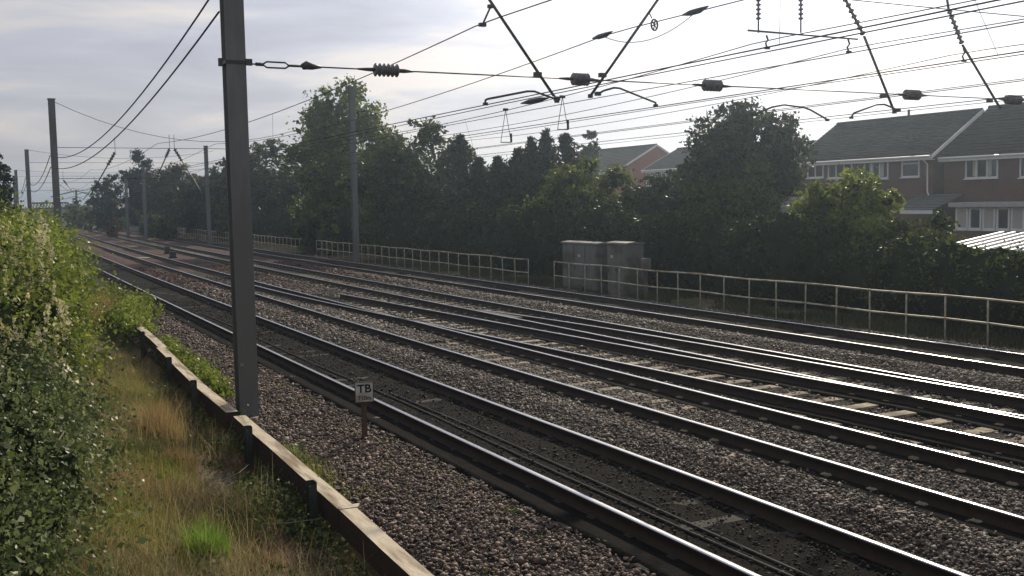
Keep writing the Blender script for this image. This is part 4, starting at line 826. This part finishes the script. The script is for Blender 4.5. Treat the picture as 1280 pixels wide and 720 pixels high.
for (ya, yb2, lb) in hedge_far: hedge(ya, yb2, 23.5, 3.2, 3.6, 'mid', lb, 6000, .34, w=3.)
# ------------------------------------------------------------------ left bank shrubs
def shrub(name, label, bl, kind, n, leaf, core=.78, per=16, cl=.16, cat='shrub', shell=(.75, 1.06), stems=True):
    c = np.mean(np.array(bl)[:, :3], 0); g = float(zg(c[0], c[1])); t = empty(name, (c[0], c[1], g), label=label, cat=cat)
    P = clumps(bl, n, cl=cl, per=per, shell=shell); P = P[P[:, 2] > zg(P[:, 0], P[:, 1])]; V, Fc = leafquads(P, leaf, .62); link('leaves', npmesh('leaves', V, Fc, LM_[kind]), t)
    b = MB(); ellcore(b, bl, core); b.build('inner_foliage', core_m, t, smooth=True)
    if stems:
        for i in range(6):
            b = MB(); q = bl[random.randrange(len(bl))]; a = random.uniform(0, 6.28); r = random.uniform(.7, 1.12); e_ = (q[0]+q[3]*r*math.cos(a), q[1]+q[4]*r*math.sin(a), q[2]+q[5]*random.uniform(.2, 1.0)); b.tube([(q[0], q[1], float(zg(q[0], q[1]))), (q[0]+.5*(e_[0]-q[0]), q[1]+.5*(e_[1]-q[1]), e_[2]*.7), e_], [.015, .010, .004], 5); b.build('stem', bark, t)
    return t
shrub('bramble_bush', 'dark glossy small leaved bramble filling the bottom left corner', [(-.95, 8.2, .1, 1.5, 1.8, 1.05), (-.2, 9.6, .1, 1.1, 1.6, .85), (.25, 11.2, .15, 1.0, 1.7, 1.0), (-.5, 12.4, .4, 1.4, 1.7, 1.25), (.38, 13.2, .2, .95, 1.7, 1.05), (.1, 14.8, .4, 1.3, 1.5, 1.25), (-.9, 10.5, .4, 1.3, 2, 1.1), (.5, 15.4, .1, .95, 1.3, 1.0)], 'bramble', 90000, .044, per=14, cl=.13)
sh2 = shrub('flowering_shrub', 'tall yellow green shrub with cream flower spikes at the left edge', [(-.3, 17.5, .8, 1.5, 1.7, 1.45), (.5, 18.6, .7, 1.25, 1.7, 1.35), (0, 20.2, 1.0, 1.5, 1.7, 1.6), (.8, 21.6, .8, 1.2, 1.7, 1.5), (0, 23, 1.3, 1.6, 1.8, 1.65), (1.0, 24.3, 1.0, 1.3, 1.8, 1.6), (.3, 26.2, 1.4, 1.6, 2, 1.65)], 'lime', 42000, .075, per=14, cl=.15)
shrub('green_shrub', 'leafy green shrub at the far end of the left bank, before a mast', [(.9, 29, 1.3, 1.4, 2, 1.65), (1.7, 30.8, .8, 1.1, 2, 1.5), (1.2, 33, 1.4, 1.5, 2.2, 1.65), (2.1, 35, .8, 1.2, 2.2, 1.5), (1.8, 38, 1.4, 1.4, 2.6, 1.6), (2.6, 40, .8, 1.1, 2.4, 1.5), (2.2, 43.5, 1.4, 1.3, 2.6, 1.55), (2.6, 47.5, 1.2, 1.1, 2.6, 1.55)], 'lime', 30000, .10, per=16)
# cream spikes of the flowering shrub
Pf = []
for (x, y, z) in [(.2+random.uniform(-.6, 1.0), random.uniform(14.5, 26), 0) for _ in range(190)]:
    xs_ = x + (y-16)*.04; zt = .9 + (y-14)*.14 + random.uniform(-.5, .6); ln = random.uniform(.2, .42); lean = (random.uniform(-.25, .25), random.uniform(-.25, .1))
    for k in range(26): u = random.random(); Pf.append((xs_+lean[0]*u*ln+random.gauss(0, .03*(1.1-u)), y-1.0+lean[1]*u*ln+random.gauss(0, .03*(1.1-u)), zt+u*ln))
V, Fc = leafquads(np.array(Pf), .045, .7); link('flower_spike', npmesh('flower_spike', V, Fc, LM_['cream']), sh2, kind='stuff')
# ------------------------------------------------------------------ grasses
def blades(P, h, w, lean=.35, curl=.5):
    n = len(P); a = rng.uniform(0, 6.283, n); hh = h*rng.lognormal(0, .3, n); ln = hh*rng.normal(lean, .22, n); dx, dy = np.cos(a), np.sin(a); px_, py_ = -dy, dx; W_ = w*rng.uniform(.6, 1.4, n)
    V = []
    for t in (0, .5, 1.):
        c = P + np.stack([dx*ln*t**1.6, dy*ln*t**1.6, hh*(t - curl*.35*t*t)], 1); k = W_*(1-.85*t)*.5
        V += [c - np.stack([px_*k, py_*k, 0*k], 1), c + np.stack([px_*k, py_*k, 0*k], 1)]
    V = np.stack(V, 1).reshape(-1, 3); b = np.arange(n)[:, None]*6
    Fc = np.concatenate([b+np.array([[0, 1, 3, 2]]), b+np.array([[2, 3, 5, 4]])], 0); return V, Fc
gm = {'dry': leafmat('grass_dry', [(.30, .22, .09), (.44, .34, .16), (.19, .14, .06), (.52, .43, .25)], trans=.35, gloss=.6),
      'gold': leafmat('grass_gold', [(.28, .19, .075), (.42, .31, .15), (.18, .12, .05), (.34, .27, .11)], trans=.4, gloss=.6),
      'green': leafmat('grass_green', [(.09, .11, .03), (.15, .17, .045), (.21, .20, .07), (.05, .07, .02)], trans=.35, gloss=.5),
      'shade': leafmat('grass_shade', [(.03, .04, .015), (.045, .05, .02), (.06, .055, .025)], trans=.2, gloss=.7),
      'olive': leafmat('grass_olive', [(.15, .18, .03), (.24, .26, .05), (.33, .31, .08), (.09, .11, .025)], trans=.42, gloss=.5),
      'russet': leafmat('litter_russet', [(.13, .065, .035), (.20, .11, .06), (.08, .04, .022), (.26, .19, .12)], trans=.2, gloss=.7),
      'bright': leafmat('grass_bright', [(.12, .21, .03), (.19, .30, .045), (.08, .14, .02)], trans=.5, gloss=.5),
      'straw': leafmat('straw', [(.34, .28, .18), (.50, .43, .30), (.14, .10, .06)], trans=.15, gloss=.7)}
def gpts(n, x0, x1, y0, y1, thr=-9, sc=1.3, seed=0, xmax=True):
    X = rng.uniform(x0, x1, n); Y = rng.uniform(y0, y1, n); k = vnoise(X, Y, sc, seed) > thr
    if xmax: k &= X < np.interp(Y, [5, 24, 44], [3.0, 3.6, 4.5])
    X, Y = X[k], Y[k]; return np.stack([X, Y, zg(X, Y)-.01], 1)
def grass(label, P, h, w, m, **kw): V, Fc = blades(P, h, w, **kw); return link('grass', npmesh('grass', V, Fc, gm[m]), label=label, cat='grass', kind='stuff')
grass('short green and olive grass on the left bank', gpts(95000, -.5, 3.4, 6.5, 27, -.25, 1.3, 1), .17, .009, 'green', lean=.5)
grass('dry pale grass and stalks between the bramble and the timber edging', gpts(80000, -.3, 3.4, 6.5, 27, -.05, 1.2, 5), .20, .007, 'dry', lean=.6)
grass('fallen straw lying on the bank beside the timber edging', gpts(46000, .3, 3.4, 7, 19, -.35, 1.4, 9), .06, .008, 'straw', lean=2.6)
def patch(cx, cy, sx, sy, n): X = rng.normal(cx, sx, n); Y = rng.normal(cy, sy, n); return np.stack([X, Y, zg(X, Y)-.01], 1)
def pat(px, py): p = at(px, py, Z=-.35); return p[0], p[1]
for px, py, sx, sy, n, h, lb in ((200, 545, .13, .38, 2300, .42, 'golden dry grass clump beside the middle of the bramble'), (226, 590, .10, .25, 600, .30, 'smaller golden grass clump nearer the camera'), (105, 392, .45, 1.6, 5200, .62, 'tall golden grass beyond the bramble, below the green shrub'), (150, 640, .25, .5, 1500, .30, 'thin golden grass at the right side of the bramble')):
    cx_, cy2 = pat(px, py); grass(lb, patch(cx_, cy2, sx, sy, n), h, .008, 'gold', lean=.3)
for px, py, sx, sy, n, lb in ((172, 500, .20, 1.2, 7000, 'yellow green grass along the edge of the bramble'), (195, 610, .22, .5, 4500, 'yellow green grass in front of the golden clump'), (160, 690, .25, .4, 4000, 'soft green grass at the bottom, beside the bramble'), (380, 600, .12, .6, 1800, 'green grass against the timber edging near the second stake')):
    cx_, cy2 = pat(px, py); grass(lb, patch(cx_, cy2, sx, sy, n), .20, .009, 'olive', lean=.5)
grass('taller seeding stalks scattered over the bank', gpts(5000, .5, 3.3, 7, 24, -.2, 1.6, 11), .42, .006, 'dry', lean=.45)
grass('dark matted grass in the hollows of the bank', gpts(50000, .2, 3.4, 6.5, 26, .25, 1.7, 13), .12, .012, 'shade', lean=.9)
for px, py, sx, sy, n, lb in ((238, 632, .22, .5, 5200, 'russet dead bracken litter left of the nearest stake'), (330, 690, .2, .35, 3600, 'russet dead litter by the bottom edge beside the timber edging'), (290, 575, .16, .5, 2600, 'russet litter in the hollow by the second stake')):
    cx_, cy2 = pat(px, py); grass(lb, patch(cx_, cy2, sx, sy, n), .10, .010, 'russet', lean=1.3)
cx_, cy2 = pat(258, 708); 
V, Fc = blades(patch(cx_, cy2, .085, .10, 1900), .27, .008, lean=.45); link('grass_tuft', npmesh('grass_tuft', V, Fc, gm['bright']), label='bright green grass tuft at the bottom edge left of the timber edging', cat='grass tuft')
# ground ivy and weeds
def weeds(label, pts, n, leaf, kind, hgt=.10, spread=.2):
    P = []
    for (x, y, s) in pts: k = int(n*s); Q = np.stack([rng.normal(x, spread*s**.5, k), rng.normal(y, spread*2.2*s**.5, k), np.zeros(k)], 1); Q[:, 2] = np.maximum(zg(Q[:, 0], Q[:, 1]), np.where(Q[:, 0] > 3.7, zb(Q[:, 0], Q[:, 1]), -9)) + rng.gamma(2., hgt/2, k); P.append(Q)
    V, Fc = leafquads(np.concatenate(P), leaf, .7); return link('weeds', npmesh('weeds', V, Fc, LM_[kind]), label=label, cat='weeds', kind='stuff')
def wp(L_, Z=-.2): return [(at(x, y, Z=Z)[0], at(x, y, Z=Z)[1], s) for x, y, s in L_]
weeds('bright leafy weeds on the ballast side of the timber edging, left of the large mast', wp([(205, 432, 1), (222, 445, 1), (238, 458, 1.2), (250, 468, 1), (262, 478, .8), (276, 492, .5), (215, 455, .6)]), 1500, .055, 'lime', .07, .13)
weeds('leafy green weeds where the edging disappears, beyond the golden grass', wp([(150, 378, 1), (165, 388, 1), (150, 395, 1), (172, 402, .7), (138, 370, .8), (178, 380, .6), (190, 395, .4), (160, 408, .9), (172, 416, .7), (158, 398, 1)]), 1500, .075, 'lime', .16, .22)
weeds('dark leafy weeds around the nearest stakes below the timber edging', wp([(330, 620, 1), (355, 640, 1), (380, 650, 1), (350, 600, .8), (300, 560, .6), (390, 680, .7), (270, 560, .6), (245, 530, .8), (210, 500, .7)], -.45), 1300, .045, 'bramble', .10, .16)
weeds('low mixed weeds scattered over the bank', [(rng.uniform(.9, 3.2), rng.uniform(8.5, 22), .3) for _ in range(60)], 700, .04, 'mid', .06, .18)
weeds('sparse low weeds growing on the pinkish ballast shoulder', [(rng.uniform(3.8, 5.2), rng.uniform(8, 20), .12) for _ in range(26)], 260, .03, 'mid', .02, .2)
P = gpts(26000, 20.4, 22.2, 9, 60, -.3, 1.2, 4, False); P[:, 0] += curv(P[:, 1]); grass('rough grass behind the tube railing', P, .22, .02, 'shade', lean=.5)
# fallen twigs
for i, (px, py, L_, a, lb) in enumerate(((275, 602, .55, .3, 'bare grey twig lying on the bank below the bramble'), (330, 655, .7, -1.0, 'long bare stalk leaning near the nearest stake'), (70, 555, .5, 1.2, 'thin pale stalk sticking out of the bramble'))):
    p = at(px, py, Z=-.3 if i < 2 else .9); MB().tube([tuple(p), tuple(p+np.array([L_*.5*math.cos(a), L_*.5*math.sin(a), .06])), tuple(p+np.array([L_*math.cos(a+.3), L_*math.sin(a+.3), .10]))], [.009, .007, .003], 5).build('twig', mat('twig', (.22, .19, .15)), label=lb, cat='twig')
# ------------------------------------------------------------------ small lineside things
p = at(209, 316, Z=-.1); t = empty('ground_signal', (p[0], p[1], -.2), label='small dark ground box between the far tracks, left one', cat='lineside box'); MB().box((p[0], p[1], .12), (.35, .3, .5)).build('housing', steel_d, t, bevel=.02); MB().box((p[0], p[1], -.16), (.45, .4, .1)).build('base', concrete_dark, t)
p = at(216, 321, Z=-.1); t = empty('ground_signal', (p[0], p[1], -.2), label='small dark ground box between the far tracks, right one, slightly lower', cat='lineside box'); MB().box((p[0], p[1], .06), (.4, .3, .4)).build('housing', steel_d, t, bevel=.02); MB().box((p[0], p[1], -.16), (.5, .4, .1)).build('base', concrete_dark, t)
for px, py, lb in ((167, 309, 'pale concrete slab between the far tracks, the farther one'), (180, 323, 'pale concrete slab between the far tracks, the nearer one')):
    p = at(px, py, Z=-.12); MB().box((p[0], p[1], -.13), (.7, 1.4, .12)).build('concrete_slab', concrete, label=lb, cat='slab', bevel=.01)
# ------------------------------------------------------------------ hazy backlit air
HAZE = True
if HAZE:
    hb = MB().box((300, 900, 13), (1700, 2600, 34)); m = D.materials.new('haze_air'); m.use_nodes = True; t = m.node_tree; t.nodes.clear(); o = t.nodes.new('ShaderNodeOutputMaterial'); v = t.nodes.new('ShaderNodeVolumePrincipled')
    v.inputs['Density'].default_value = .0010; v.inputs['Color'].default_value = (.64, .82, 1., 1); v.inputs['Anisotropy'].default_value = .84; t.links.new(v.outputs[0], o.inputs['Volume'])
    hb.build('haze', m, kind='stuff', label='thin pale haze in the air against the light')
